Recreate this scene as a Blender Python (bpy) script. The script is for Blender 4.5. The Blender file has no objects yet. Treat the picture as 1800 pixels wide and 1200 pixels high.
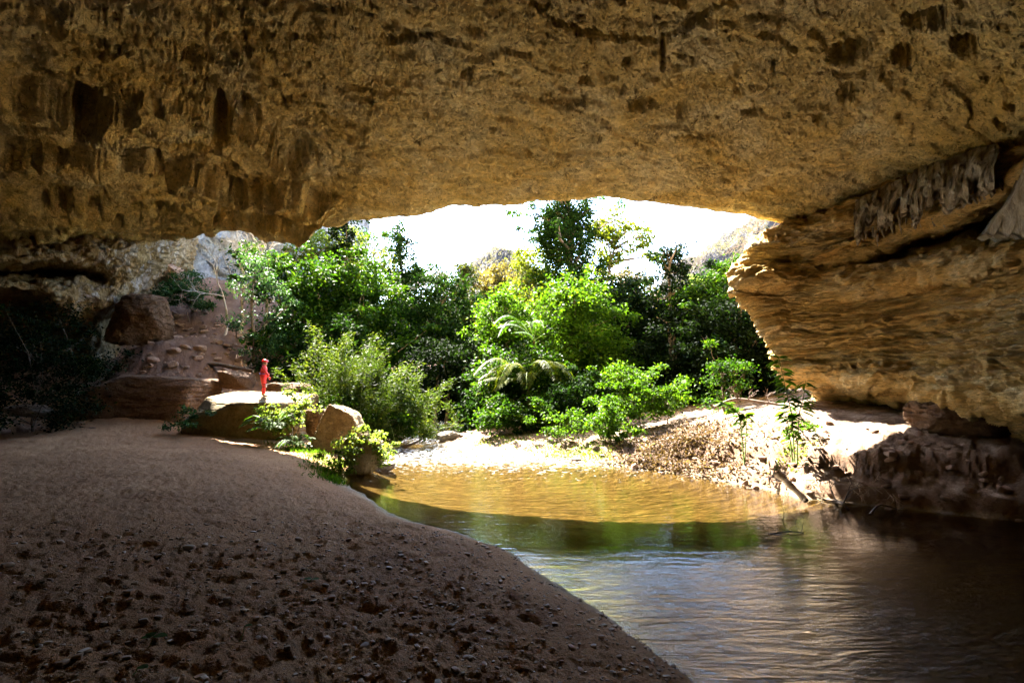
import bpy, math, random
import numpy as np
from mathutils import Vector

# ------------------------------------------------------------------ camera / light
CAMZ, FPX = 3.0, 900.0
PITCH = math.atan(80.0 / 900.0)
CP, SP = math.cos(PITCH), math.sin(PITCH)
scene = bpy.context.scene
cd = bpy.data.cameras.new("camera")
cam = bpy.data.objects.new("camera", cd)
scene.collection.objects.link(cam)
cam.location = (0, 0, CAMZ)
cam.rotation_euler = (math.radians(90) + PITCH, 0, 0)
cd.lens = 18.0
cd.sensor_width = 36.0
cd.clip_start = 0.05
cd.clip_end = 2000
scene.camera = cam

SUN_EL, SUN_AZ = math.radians(50), math.radians(-25)
world = bpy.data.worlds.new("World")
scene.world = world
world.use_nodes = True
wn = world.node_tree
sky = wn.nodes.new("ShaderNodeTexSky")
sky.sky_type = 'NISHITA'
sky.sun_disc = False
sky.sun_elevation = SUN_EL
sky.sun_rotation = SUN_AZ
sky.air_density = 1.0
sky.dust_density = 0.6
wn.links.new(sky.outputs[0], wn.nodes["Background"].inputs[0])
wn.nodes["Background"].inputs[1].default_value = 0.12
sd = bpy.data.lights.new("sun", 'SUN')
sd.energy = 5.0
sd.angle = math.radians(0.53)
sd.color = (1.0, 0.93, 0.82)
sun = bpy.data.objects.new("sun", sd)
scene.collection.objects.link(sun)
TO_SUN = Vector((math.sin(SUN_AZ) * math.cos(SUN_EL), math.cos(SUN_AZ) * math.cos(SUN_EL), math.sin(SUN_EL)))
sun.rotation_euler = TO_SUN.to_track_quat('Z', 'Y').to_euler()
sun.location = (-20, 60, 60)

scene.view_settings.view_transform = 'Standard'
scene.view_settings.look = 'None'
scene.view_settings.exposure = 4.4
scene.view_settings.gamma = 1.0
scene.render.engine = 'CYCLES'
scene.cycles.max_bounces = 9
scene.cycles.diffuse_bounces = 5
scene.cycles.glossy_bounces = 3
scene.cycles.transmission_bounces = 4
scene.cycles.transparent_max_bounces = 12
scene.cycles.caustics_reflective = True
scene.cycles.blur_glossy = 1.0
scene.cycles.caustics_refractive = False
scene.cycles.use_denoising = True
scene.cycles.sample_clamp_indirect = 6.0

rng = np.random.default_rng(7)
random.seed(7)

# ------------------------------------------------------------------ geometry helpers
def P(px, py, d):
    """world point seen at photo pixel (px,py) at depth y=d"""
    dx, up = (px - 900.0), (600.0 - py)
    y = FPX * CP - up * SP
    z = FPX * SP + up * CP
    s = d / y
    return np.array([dx * s, d, CAMZ + z * s])

def proj(V):
    V = np.asarray(V)
    x, y, z = V[..., 0], V[..., 1], V[..., 2] - CAMZ
    f = y * CP + z * SP
    u = -y * SP + z * CP
    f = np.where(f < 0.1, 0.1, f)
    return 900 + FPX * x / f, 600 - FPX * u / f

def hash3(i, j, k, seed):
    h = (i.astype(np.int64) * 374761393 + j.astype(np.int64) * 668265263 + k.astype(np.int64) * 2147483647 + seed * 1274126177) & 0xFFFFFFFF
    h = ((h ^ (h >> 13)) * 1274126177) & 0xFFFFFFFF
    h = ((h ^ (h >> 16)) * 2246822519) & 0xFFFFFFFF
    return h ^ (h >> 15)

def noise3(p, seed=0):
    p = np.asarray(p, dtype=np.float64)
    i = np.floor(p).astype(np.int64)
    f = p - i
    u = f * f * f * (f * (f * 6 - 15) + 10)
    out = 0
    for a in (0, 1):
        wx = u[..., 0] if a else 1 - u[..., 0]
        for b in (0, 1):
            wy = u[..., 1] if b else 1 - u[..., 1]
            for c in (0, 1):
                wz = u[..., 2] if c else 1 - u[..., 2]
                h = hash3(i[..., 0] + a, i[..., 1] + b, i[..., 2] + c, seed)
                gx = ((h & 1023) / 511.5 - 1)
                gy = (((h >> 10) & 1023) / 511.5 - 1)
                gz = (((h >> 20) & 1023) / 511.5 - 1)
                out = out + wx * wy * wz * (gx * (f[..., 0] - a) + gy * (f[..., 1] - b) + gz * (f[..., 2] - c))
    return out * 1.3

def fbm(p, scale=1.0, octv=4, seed=0, gain=0.5, ridged=False):
    p = np.asarray(p) * scale
    s, a, t = 0, 1.0, 0
    for o in range(octv):
        n = noise3(p, seed + o * 17)
        if ridged:
            n = 1 - 2 * np.abs(n) * 1.6
        s = s + a * n
        t += a
        a *= gain
        p = p * 2.03 + 11.3
    return s / t

def smooth(a, b, x):
    t = np.clip((x - a) / (b - a), 0, 1)
    return t * t * (3 - 2 * t)

class TPS:
    def __init__(self, pts, lam=0.02):
        pts = np.array(pts, float)
        self.c = pts[:, :2]
        n = len(pts)
        d = np.linalg.norm(self.c[:, None] - self.c[None], axis=2)
        K = self.k(d) + lam * np.eye(n)
        Pm = np.hstack([np.ones((n, 1)), self.c])
        A = np.zeros((n + 3, n + 3))
        A[:n, :n] = K; A[:n, n:] = Pm; A[n:, :n] = Pm.T
        b = np.zeros(n + 3); b[:n] = pts[:, 2]
        self.w = np.linalg.solve(A, b)
    @staticmethod
    def k(r):
        return np.where(r > 1e-9, r * r * np.log(np.maximum(r, 1e-9)), 0) * 0.1
    def __call__(self, x, y):
        out = self.w[-3] + self.w[-2] * x + self.w[-1] * y
        for i, (cx, cy) in enumerate(self.c):
            out = out + self.w[i] * self.k(np.hypot(x - cx, y - cy))
        return out

COL = scene.collection
def tag(o, label=None, cat=None, group=None, kind=None):
    if label: o["label"] = label
    if cat: o["category"] = cat
    if group: o["group"] = group
    if kind: o["kind"] = kind
    return o

def mesh_obj(name, V, F, mat, parent=None, smooth_shade=True, loc=None):
    """V (n,3) world coordinates, F (m,3|4) or list of polygons"""
    V = np.asarray(V, dtype=np.float64).reshape(-1, 3)
    base = np.zeros(3)
    if parent is not None:
        base = np.array(parent_world(parent))
    if loc is not None:
        local0 = np.array(loc, float)
        V = V - local0
        oloc = local0 - base
    else:
        V = V - base
        oloc = np.zeros(3)
    me = bpy.data.meshes.new(name)
    if isinstance(F, np.ndarray):
        k = F.shape[1]
        me.vertices.add(len(V)); me.vertices.foreach_set("co", V.ravel().astype(np.float32))
        me.loops.add(F.size); me.loops.foreach_set("vertex_index", F.ravel().astype(np.int32))
        me.polygons.add(len(F)); me.polygons.foreach_set("loop_start", np.arange(0, F.size, k, dtype=np.int32))
        me.polygons.foreach_set("loop_total", np.full(len(F), k, dtype=np.int32))
        me.update(calc_edges=True)
    else:
        me.from_pydata(V.tolist(), [], [list(map(int, f)) for f in F])
        me.update()
    if smooth_shade:
        me.polygons.foreach_set("use_smooth", np.ones(len(me.polygons), dtype=bool))
    me.materials.append(mat)
    o = bpy.data.objects.new(name, me)
    COL.objects.link(o)
    if parent is not None:
        o.parent = parent
    o.location = oloc
    return o

def parent_world(o):
    v = Vector((0, 0, 0))
    while o is not None:
        v += Vector(o.location)
        o = o.parent
    return v

def empty(name, loc):
    o = bpy.data.objects.new(name, None)
    o.empty_display_size = 0.2
    COL.objects.link(o)
    o.location = [float(c) for c in loc]
    return o

def grid_faces(nu, nv, wrap_u=False, wrap_v=False):
    iu = np.arange(nu if wrap_u else nu - 1)
    iv = np.arange(nv if wrap_v else nv - 1)
    I, J = np.meshgrid(iu, iv, indexing='ij')
    I2, J2 = (I + 1) % nu, (J + 1) % nv
    return np.stack([I * nv + J, I2 * nv + J, I2 * nv + J2, I * nv + J2], -1).reshape(-1, 4)

def catmull(C, n):
    """interpolate control array C along axis 0, n samples per span"""
    C = np.asarray(C, float)
    m = len(C)
    pad = np.concatenate([[2 * C[0] - C[1]], C, [2 * C[-1] - C[-2]]])
    out = []
    for i in range(m - 1):
        p0, p1, p2, p3 = pad[i], pad[i + 1], pad[i + 2], pad[i + 3]
        for t in np.linspace(0, 1, n, endpoint=False):
            out.append(0.5 * ((2 * p1) + (-p0 + p2) * t + (2 * p0 - 5 * p1 + 4 * p2 - p3) * t * t + (-p0 + 3 * p1 - 3 * p2 + p3) * t ** 3))
    out.append(C[-1])
    return np.array(out)

def normals(G):
    du = np.gradient(G, axis=0); dv = np.gradient(G, axis=1)
    n = np.cross(du, dv)
    return n / np.maximum(np.linalg.norm(n, axis=-1, keepdims=True), 1e-9)

class MB:
    def __init__(self): self.v, self.f, self.n = [], [], 0
    def add(self, V, F):
        V = np.asarray(V, float).reshape(-1, 3)
        self.v.append(V)
        self.f.extend([[i + self.n for i in f] for f in F])
        self.n += len(V)
    def tube(self, pts, rad, k=6, cap=True):
        pts = np.asarray(pts, float); m = len(pts)
        rad = np.broadcast_to(np.asarray(rad, float), (m,))
        T = np.gradient(pts, axis=0)
        T /= np.maximum(np.linalg.norm(T, axis=1, keepdims=True), 1e-9)
        ref = np.array([0, 0, 1.0]) if abs(T[0][2]) < .9 else np.array([1.0, 0, 0])
        a = np.linspace(0, 2 * math.pi, k, endpoint=False)
        V = []
        for i in range(m):
            u = np.cross(T[i], ref); u /= max(np.linalg.norm(u), 1e-9)
            w = np.cross(T[i], u)
            ref = np.cross(u, T[i])
            V.append(pts[i] + rad[i] * (np.cos(a)[:, None] * u + np.sin(a)[:, None] * w))
        F = grid_faces(m, k, wrap_v=True).tolist()
        if cap:
            F.append(list(range(k))[::-1]); F.append([(m - 1) * k + j for j in range(k)])
        self.add(np.concatenate(V), F)
    def build(self, name, mat, parent=None, smooth_shade=True, loc=None):
        return mesh_obj(name, np.concatenate(self.v), self.f, mat, parent, smooth_shade, loc)

# ------------------------------------------------------------------ materials
def nodes_of(m):
    m.use_nodes = True
    nt = m.node_tree
    nt.nodes.clear()
    return nt

def N(nt, t, **kw):
    n = nt.nodes.new(t)
    for k, v in kw.items():
        setattr(n, k, v)
    return n

def ramp(nt, fac, stops):
    r = N(nt, "ShaderNodeValToRGB")
    e = r.color_ramp.elements
    while len(e) > 1: e.remove(e[-1])
    e[0].position = stops[0][0]; e[0].color = (*stops[0][1], 1)
    for p, c in stops[1:]:
        x = e.new(p); x.color = (*c, 1)
    nt.links.new(fac, r.inputs[0])
    return r.outputs[0]

def tex(nt, vec, scale, detail=4, rough=0.55, dist=0.0):
    n = N(nt, "ShaderNodeTexNoise")
    n.inputs["Scale"].default_value = scale
    n.inputs["Detail"].default_value = detail
    n.inputs["Roughness"].default_value = rough
    n.inputs["Distortion"].default_value = dist
    nt.links.new(vec, n.inputs["Vector"])
    return n.outputs["Fac"]

def mix(nt, fac, a, b, mode='MIX'):
    m = N(nt, "ShaderNodeMix", data_type='RGBA', blend_type=mode)
    if isinstance(fac, (int, float)): m.inputs[0].default_value = fac
    else: nt.links.new(fac, m.inputs[0])
    for s, v in ((6, a), (7, b)):
        if isinstance(v, tuple): m.inputs[s].default_value = (*v, 1)
        else: nt.links.new(v, m.inputs[s])
    return m.outputs[2]

def mth(nt, op, a, b=None, c=None):
    m = N(nt, "ShaderNodeMath", operation=op)
    for i, v in enumerate((a, b, c)):
        if v is None: continue
        if isinstance(v, (int, float)): m.inputs[i].default_value = v
        else: nt.links.new(v, m.inputs[i])
    return m.outputs[0]

def rock_mat(name, cols, spots=(0.06, 0.035, 0.015), spot_amt=0.5, scale=0.5, bump=0.06, stretch=(1, 1, 1), rough=0.9, white=None, fine=1.0, white_x=None):
    """cols: list of three colours; spots: dark tone for stains and for shade painted into pits and cracks"""
    m = bpy.data.materials.new(name); nt = nodes_of(m)
    tc = N(nt, "ShaderNodeTexCoord")
    mp = N(nt, "ShaderNodeMapping"); mp.inputs["Scale"].default_value = stretch
    nt.links.new(tc.outputs["Object"], mp.inputs[0]); v = mp.outputs[0]
    big = tex(nt, v, scale, 5, 0.6, 0.6)
    c = ramp(nt, big, [(0.32, cols[0]), (0.5, cols[1]), (0.68, cols[2])])
    mid = tex(nt, v, scale * 6, 6, 0.7, 0.3)
    mm = ramp(nt, mid, [(0.3, (0.66, 0.64, 0.60)), (0.5, (1.0, 1.0, 1.0)), (0.72, (1.25, 1.22, 1.15))])
    c = mix(nt, 1.0, c, mm, 'MULTIPLY')
    if white:
        wv = tex(nt, v, scale * 2.2, 6, 0.65, 1.0)
        wf = ramp(nt, wv, [(0.5, (0, 0, 0)), (0.6, (1, 1, 1))])
        if white_x:
            sxx = N(nt, "ShaderNodeSeparateXYZ"); nt.links.new(tc.outputs["Object"], sxx.inputs[0])
            mr = N(nt, "ShaderNodeMapRange"); mr.inputs[1].default_value = white_x[0]; mr.inputs[2].default_value = white_x[1]
            nt.links.new(sxx.outputs[0], mr.inputs[0]); wf = mth(nt, 'MULTIPLY', wf, mr.outputs[0])
        c = mix(nt, wf, c, white)
    sp = tex(nt, v, scale * 3.1, 8, 0.72, 1.2)
    sf1 = ramp(nt, sp, [(0.60, (0, 0, 0)), (0.68, (spot_amt,) * 3)])
    sp2 = tex(nt, v, scale * 11, 6, 0.7, 1.5)
    sf2 = ramp(nt, sp2, [(0.60, (0, 0, 0)), (0.63, (spot_amt,) * 3)])
    sf = mth(nt, 'MAXIMUM', sf1, sf2)
    c = mix(nt, sf, c, spots)  # stains, plus the shade of small holes put into the colour
    vo = N(nt, "ShaderNodeTexVoronoi", feature='DISTANCE_TO_EDGE')
    vo.inputs["Scale"].default_value = scale * 5
    dn = N(nt, "ShaderNodeTexNoise"); dn.inputs["Scale"].default_value = scale * 4; dn.inputs["Detail"].default_value = 4
    nt.links.new(v, dn.inputs["Vector"])
    mv = N(nt, "ShaderNodeMix", data_type='RGBA'); mv.inputs[0].default_value = 0.35
    nt.links.new(v, mv.inputs[6]); nt.links.new(dn.outputs["Color"], mv.inputs[7])
    nt.links.new(mv.outputs[2], vo.inputs["Vector"])
    crack = ramp(nt, vo.outputs["Distance"], [(0.0, (0, 0, 0)), (0.05, (1, 1, 1))])
    fr_a = tex(nt, v, scale * 2.6, 7, 0.68, 1.6)
    fline = ramp(nt, mth(nt, 'ABSOLUTE', mth(nt, 'SUBTRACT', fr_a, 0.5)), [(0.0, (1, 1, 1)), (0.012, (0, 0, 0))])
    fmask = ramp(nt, tex(nt, v, scale * 1.3, 3, 0.5), [(0.47, (0, 0, 0)), (0.58, (1, 1, 1))])
    fline = mth(nt, 'MULTIPLY', fline, fmask)
    c = mix(nt, mth(nt, 'MULTIPLY', fline, 0.8), c, spots)  # crack lines darkened, groove shade put into the colour
    fleck = ramp(nt, tex(nt, v, scale * 15, 6, 0.7, .8), [(0.34, (0.72, 0.70, 0.66)), (0.5, (1, 1, 1)), (0.66, (1.2, 1.18, 1.1))])
    c = mix(nt, 1.0, c, fleck, 'MULTIPLY')
    f1 = tex(nt, v, scale * 9, 8, 0.75, 0.4)
    f2 = tex(nt, v, scale * 40 * fine, 5, 0.7)
    h = mth(nt, 'ADD', mth(nt, 'MULTIPLY', f1, 1.0), mth(nt, 'MULTIPLY', f2, 0.22))
    h = mth(nt, 'ADD', h, mth(nt, 'MULTIPLY', crack, 0.12))
    h = mth(nt, 'SUBTRACT', h, mth(nt, 'MULTIPLY', sf, 0.6))
    h = mth(nt, 'SUBTRACT', h, mth(nt, 'MULTIPLY', fline, 0.35))
    b = N(nt, "ShaderNodeBump"); b.inputs["Strength"].default_value = 1.0; b.inputs["Distance"].default_value = bump * 4
    nt.links.new(h, b.inputs["Height"])
    p = N(nt, "ShaderNodeBsdfPrincipled"); p.inputs["Roughness"].default_value = rough
    p.inputs["Specular IOR Level"].default_value = 0.25
    nt.links.new(c, p.inputs["Base Color"]); nt.links.new(b.outputs[0], p.inputs["Normal"])
    o = N(nt, "ShaderNodeOutputMaterial"); nt.links.new(p.outputs[0], o.inputs[0])
    return m

def leaf_mat(name, dark, light, tint=None, transl=0.45, gloss=0.55):
    m = bpy.data.materials.new(name); nt = nodes_of(m)
    g = N(nt, "ShaderNodeNewGeometry")
    tc = N(nt, "ShaderNodeTexCoord")
    n = tex(nt, tc.outputs["Object"], 0.6, 3, 0.6)
    f = mth(nt, 'ADD', mth(nt, 'MULTIPLY', g.outputs["Random Per Island"], 0.6), mth(nt, 'MULTIPLY', n, 0.5))
    stops = [(0.2, dark), (0.75, light)]
    if tint: stops.append((0.97, tint))
    c = ramp(nt, f, stops)
    p = N(nt, "ShaderNodeBsdfPrincipled"); p.inputs["Roughness"].default_value = gloss
    p.inputs["Specular IOR Level"].default_value = 0.06
    nt.links.new(c, p.inputs["Base Color"])
    t = N(nt, "ShaderNodeBsdfTranslucent")
    tcol = mix(nt, 1.0, c, (1.9, 1.9, 0.7), 'MULTIPLY')
    nt.links.new(tcol, t.inputs[0])
    ms = N(nt, "ShaderNodeMixShader"); ms.inputs[0].default_value = transl
    nt.links.new(p.outputs[0], ms.inputs[1]); nt.links.new(t.outputs[0], ms.inputs[2])
    o = N(nt, "ShaderNodeOutputMaterial"); nt.links.new(ms.outputs[0], o.inputs[0])
    return m

def plain_mat(name, col, rough=0.6, spec=0.3, nscale=8.0, var=0.25, bump=0.0):
    m = bpy.data.materials.new(name); nt = nodes_of(m)
    tc = N(nt, "ShaderNodeTexCoord")
    n = tex(nt, tc.outputs["Object"], nscale, 4, 0.6)
    lo = tuple(x * (1 - var) for x in col); hi = tuple(min(1, x * (1 + var)) for x in col)
    c = ramp(nt, n, [(0.3, lo), (0.7, hi)])
    p = N(nt, "ShaderNodeBsdfPrincipled"); p.inputs["Roughness"].default_value = rough
    p.inputs["Specular IOR Level"].default_value = spec
    nt.links.new(c, p.inputs["Base Color"])
    if bump:
        b = N(nt, "ShaderNodeBump"); b.inputs["Distance"].default_value = bump
        nt.links.new(n, b.inputs["Height"]); nt.links.new(b.outputs[0], p.inputs["Normal"])
    o = N(nt, "ShaderNodeOutputMaterial"); nt.links.new(p.outputs[0], o.inputs[0])
    return m

M = {}
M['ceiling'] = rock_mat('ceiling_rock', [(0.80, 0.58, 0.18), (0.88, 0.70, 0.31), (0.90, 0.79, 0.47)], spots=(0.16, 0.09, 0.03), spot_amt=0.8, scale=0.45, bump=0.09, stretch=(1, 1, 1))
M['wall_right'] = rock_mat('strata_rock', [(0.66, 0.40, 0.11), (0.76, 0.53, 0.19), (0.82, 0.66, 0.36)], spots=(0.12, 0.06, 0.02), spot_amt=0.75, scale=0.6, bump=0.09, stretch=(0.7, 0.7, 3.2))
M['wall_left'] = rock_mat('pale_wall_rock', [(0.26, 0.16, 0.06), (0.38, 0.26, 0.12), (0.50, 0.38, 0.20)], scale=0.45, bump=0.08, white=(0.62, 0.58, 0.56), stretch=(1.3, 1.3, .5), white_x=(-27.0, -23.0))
M['cliff'] = rock_mat('grey_cliff_rock', [(0.22, 0.22, 0.225), (0.34, 0.34, 0.35), (0.43, 0.43, 0.43)], spots=(0.08, 0.07, 0.06), spot_amt=.5, scale=0.25, bump=0.12)
M['boulder'] = rock_mat('tan_boulder_rock', [(0.30, 0.21, 0.09), (0.38, 0.28, 0.14), (0.45, 0.36, 0.23)], scale=0.9, bump=0.06)
M['brown_boulder'] = rock_mat('brown_boulder_rock', [(0.14, 0.07, 0.032), (0.20, 0.11, 0.055), (0.27, 0.16, 0.09)], scale=0.9, bump=0.06)
M['red_rock'] = rock_mat('red_rock', [(0.36, 0.20, 0.12), (0.46, 0.29, 0.20), (0.54, 0.38, 0.28)], scale=1.2, bump=0.03)
M['grey_rock'] = rock_mat('grey_rock', [(0.20, 0.17, 0.14), (0.30, 0.26, 0.22), (0.38, 0.34, 0.30)], scale=1.2, bump=0.03)
M['hill'] = rock_mat('hill_rock', [(0.04, 0.037, 0.04), (0.07, 0.062, 0.065), (0.1, 0.09, 0.09)], scale=0.15, bump=0.3)
M['bark'] = plain_mat('bark', (0.13, 0.095, 0.07), 0.9, nscale=6, var=.4, bump=.02)
M['pale_bark'] = plain_mat('pale_bark', (0.42, 0.36, 0.30), 0.9, nscale=6, var=.3, bump=.02)
M['drift'] = plain_mat('driftwood', (0.42, 0.31, 0.20), 0.85, nscale=12, var=.3, bump=.01)
M['dark_wood'] = plain_mat('wet_wood', (0.09, 0.06, 0.04), 0.6, nscale=12, var=.3, bump=.01)
M['stem'] = plain_mat('green_stem', (0.12, 0.18, 0.04), 0.6)
G1, G2 = (0.022, 0.06, 0.012), (0.075, 0.15, 0.022)
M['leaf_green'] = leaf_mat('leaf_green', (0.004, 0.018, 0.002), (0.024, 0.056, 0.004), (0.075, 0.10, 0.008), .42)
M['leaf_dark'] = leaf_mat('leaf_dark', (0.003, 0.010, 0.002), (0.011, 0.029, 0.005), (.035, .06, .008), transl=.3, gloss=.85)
M['leaf_shade'] = leaf_mat('leaf_shade', (0.0015, 0.004, 0.0015), (0.005, 0.012, 0.003), (.02, .04, .006), transl=.2, gloss=.9)  # near-black leaves: shade of forest gaps and cave edge put into the colour
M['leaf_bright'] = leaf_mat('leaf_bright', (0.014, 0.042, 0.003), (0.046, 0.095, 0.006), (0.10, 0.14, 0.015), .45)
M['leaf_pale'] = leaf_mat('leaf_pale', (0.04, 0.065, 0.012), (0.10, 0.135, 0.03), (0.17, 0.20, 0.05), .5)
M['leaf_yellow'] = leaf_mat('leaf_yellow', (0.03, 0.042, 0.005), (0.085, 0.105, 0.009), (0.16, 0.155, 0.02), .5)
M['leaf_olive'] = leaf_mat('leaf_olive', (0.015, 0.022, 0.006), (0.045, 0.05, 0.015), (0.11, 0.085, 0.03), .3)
M['leaf_tan'] = leaf_mat('leaf_tan', (0.04, 0.035, 0.012), (0.10, 0.078, 0.03), (0.16, 0.12, 0.05), .4)
M['leaf_grey'] = leaf_mat('leaf_grey', (0.06, 0.055, 0.055), (0.11, 0.10, 0.09), (0.13, 0.12, 0.08), .3, .8)
M['leaf_blue'] = leaf_mat('leaf_blue', (0.012, 0.035, 0.014), (0.035, 0.08, 0.03), (0.07, 0.13, 0.05), .3)
M['litter'] = leaf_mat('dry_leaf', (0.03, 0.018, 0.012), (0.12, 0.075, 0.048), (0.26, 0.19, 0.14), .15, .7)

# ------------------------------------------------------------------ ground
def Gpt(px, py, z=0.0):
    dx, up = (px - 900.0), (600.0 - py)
    y = FPX * CP - up * SP; zz = FPX * SP + up * CP
    s = (z - CAMZ) / zz
    return (dx * s, y * s)
LSH = [(-12, 52), (-9, 42), (-7.6, 36), (-6.4, 31)] + [Gpt(*p) for p in [(690, 777), (683, 800), (665, 822), (640, 830), (607, 838), (614, 850), (650, 870), (690, 900), (740, 916), (820, 936), (900, 967), (985, 1022), (1070, 1077), (1180, 1160), (1245, 1205)]] + [(2.5, 3.6), (2.8, 1), (2.9, -3), (2, -9), (1, -18)]
RSH = [(-6, 52), (-4.4, 42), (-3.9, 36), (-3.6, 31)] + [Gpt(*p) for p in [(765, 776), (860, 798), (950, 802), (1050, 814), (1150, 826), (1240, 841), (1350, 860), (1400, 875), (1500, 886), (1600, 897), (1800, 917)]] + [(11.2, 8.5), (10.6, 5), (9.6, 0), (8.5, -8), (7, -18)]

def seg_dist(x, y, pl):
    d = np.full(x.shape, 1e9)
    for (ax, ay), (bx, by) in zip(pl[:-1], pl[1:]):
        vx, vy = bx - ax, by - ay
        t = np.clip(((x - ax) * vx + (y - ay) * vy) / (vx * vx + vy * vy), 0, 1)
        d = np.minimum(d, np.hypot(x - ax - t * vx, y - ay - t * vy))
    return d

def in_poly(x, y, poly):
    ins = np.zeros(x.shape, bool)
    n = len(poly)
    for i in range(n):
        x1, y1 = poly[i]; x2, y2 = poly[(i + 1) % n]
        c = ((y1 > y) != (y2 > y)) & (x < (x2 - x1) * (y - y1) / (y2 - y1 + 1e-12) + x1)
        ins ^= c
    return ins
RIVER = LSH + RSH[::-1]
land = [tuple(P(*p)) for p in [
    (300, 700, 27), (150, 705, 29), (250, 650, 32), (330, 600, 35), (400, 545, 40), (450, 645, 33), (350, 682, 29),
    (228, 614, 30.5), (300, 600, 32.5), (200, 650, 29.5), (100, 660, 31), (0, 625, 32), (-200, 640, 28), (400, 500, 44),
    (1400, 790, 15.2), (1400, 722, 19), (1250, 742, 21), (1150, 768, 22), (1050, 772, 24), (900, 764, 27), (1300, 800, 16),
    (1500, 716, 19), (1600, 742, 15.5), (1700, 757, 14), (1800, 774, 12.7)]]
land += [(0, 0, 1.3), (-2, 3, 1.25), (-6, 6, 1.2), (-12, 10, 1.05), (-20, 15, 1.0), (-15, 22, .9), (-8.5, 18, .7), (-10, 14, .9), (-22, 24, 1.1),
         (-12, 24, .85), (-8, 22, .6), (-9, 27, .7), (-4, 10, .9), (-30, 8, 1.4), (0, -10, 1.2), (-20, -10, 1.2), (11, 8, 1.7), (10.5, 2, 1.7), (10, -8, 1.7), (14, 8, 2.5),
         (-14, 36, 4), (-10, 33, 1.4), (-10, 42, 2), (-1, 33, 1.0), (0, 40, 1.5), (8, 30, 1.4), (14, 32, 2.5), (0, 60, 4), (-14, 60, 5), (-30, 60, 14), (25, 60, 8), (13, 24, 2.3), (-38, 48, 14), (-35, 35, 6)]
tps_land = TPS(land, 0.05)

def ground_base(x, y):
    H = tps_land(x, y)
    far = smooth(55, 75, np.hypot(x, y))
    H = np.clip(H, 0.3, 16) * (1 - far) + 6.0 * far
    dl, dr = seg_dist(x, y, LSH), seg_dist(x, y, RSH)
    left = dl < dr
    d = np.minimum(dl, dr)
    riv = in_poly(x, y, RIVER)
    w = np.where(left, 2.0, 0.75)
    zl = H * (1 - np.exp(-d / w))
    dj = d + 0.35 * fbm(np.stack([x, y, 0 * x], -1), .9, 4, 35, gain=.6)
    zr = H * (.30 * smooth(0, .35, dj) + .22 * smooth(.35, 1.1, dj) + .30 * smooth(1.0, 1.55, dj) + .18 * smooth(1.3, 4, dj))
    zl = np.where(left, zl, zr)
    zb = -(0.55 * (1 - np.exp(-d / 1.6))) - 0.015
    zb = zb - 0.9 * smooth(.8, 3.0, d) * smooth(13.5, 9, y)
    return np.where(riv, zb, zl), riv, d, left

def ground_z(x, y):
    z, *_ = ground_base(np.array([float(x)]), np.array([float(y)]))
    return float(z[0])

def build_ground():
    r = [0.6]
    while r[-1] < 45: r.append(r[-1] * 1.0085 if r[-1] > 2 else r[-1] * 1.05)
    while r[-1] < 900: r.append(r[-1] * 1.06)
    r = np.array(r)
    a1 = np.radians(np.arange(-54, 54, 0.16))
    a2 = np.radians(np.arange(54, 306, 4.0))
    a = np.concatenate([a1, a2])
    A, R = np.meshgrid(a, r, indexing='ij')
    x, y = np.sin(A) * R, np.cos(A) * R
    z, riv, d, left = ground_base(x, y)
    p = np.stack([x, y, np.zeros_like(x)], -1)
    onland = np.where(riv, 0.25, 1) * smooth(0.0, 0.5, d)
    sand = np.where(left & (z < 2.2), 1.0, 0.0)
    n1 = fbm(p, 0.35, 3, 3); n2 = fbm(p, 1.6, 3, 5); n3 = fbm(p, 5.5, 3, 9, ridged=True)
    n4 = fbm(p * np.array([1, 1.8, 1]), 2.6, 2, 21)
    dent = -np.clip(n4 - 0.12, 0, 1) * 0.32
    amp = 0.4 + 0.6 * smooth(0.2, 2.5, d)
    n5 = fbm(p * np.array([1, 1.5, 1]), 4.2, 3, 23, gain=.6)
    near_ = smooth(26, 10, np.hypot(x, y))
    z = z + onland * (n1 * 0.16 + n2 * 0.06 * amp + n3 * 0.03 * amp + dent * amp * 0.5 - np.abs(n5) * .11 * amp * (.35 + .65 * near_))
    # rougher, eroded right bank with a broken edge and the rubble slope at the left
    rb = (~left) & (~riv)
    z = z + np.where(rb, smooth(0.1, .9, d) * smooth(4.5, 1.2, d) * (fbm(p, 1.0, 5, 31, gain=.65) * 0.5 + fbm(p, 3.5, 4, 33, gain=.6) * 0.12), 0)
    slope = smooth(2.0, 3.5, z) * (y > 24) * (x < -8)
    z = z + slope * (fbm(p, 0.6, 3, 41) * 0.35 + fbm(p, 2.2, 5, 43, gain=.75) * 0.42)
    # water's edge: scalloped
    z = z + np.where(~riv & left, -0.05 * np.exp(-d / 0.3) * (1 + 2 * n2), 0)
    V = np.stack([x, y, z], -1).reshape(-1, 3)
    F = grid_faces(len(a), len(r), wrap_u=True)
    # centre fan
    c = len(V)
    V = np.vstack([V, [[0, 0, ground_z(0, 0)]]])
    nr = len(r)
    idx = np.arange(len(a)) * nr
    F2 = np.stack([np.full(len(a), c), np.roll(idx, -1), idx, idx], -1)
    F = np.vstack([F])
    me_f = [*F.tolist(), *[[c, int(i2), int(i1)] for i1, i2 in zip(idx, np.roll(idx, -1))]]
    return V, F, me_f

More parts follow.
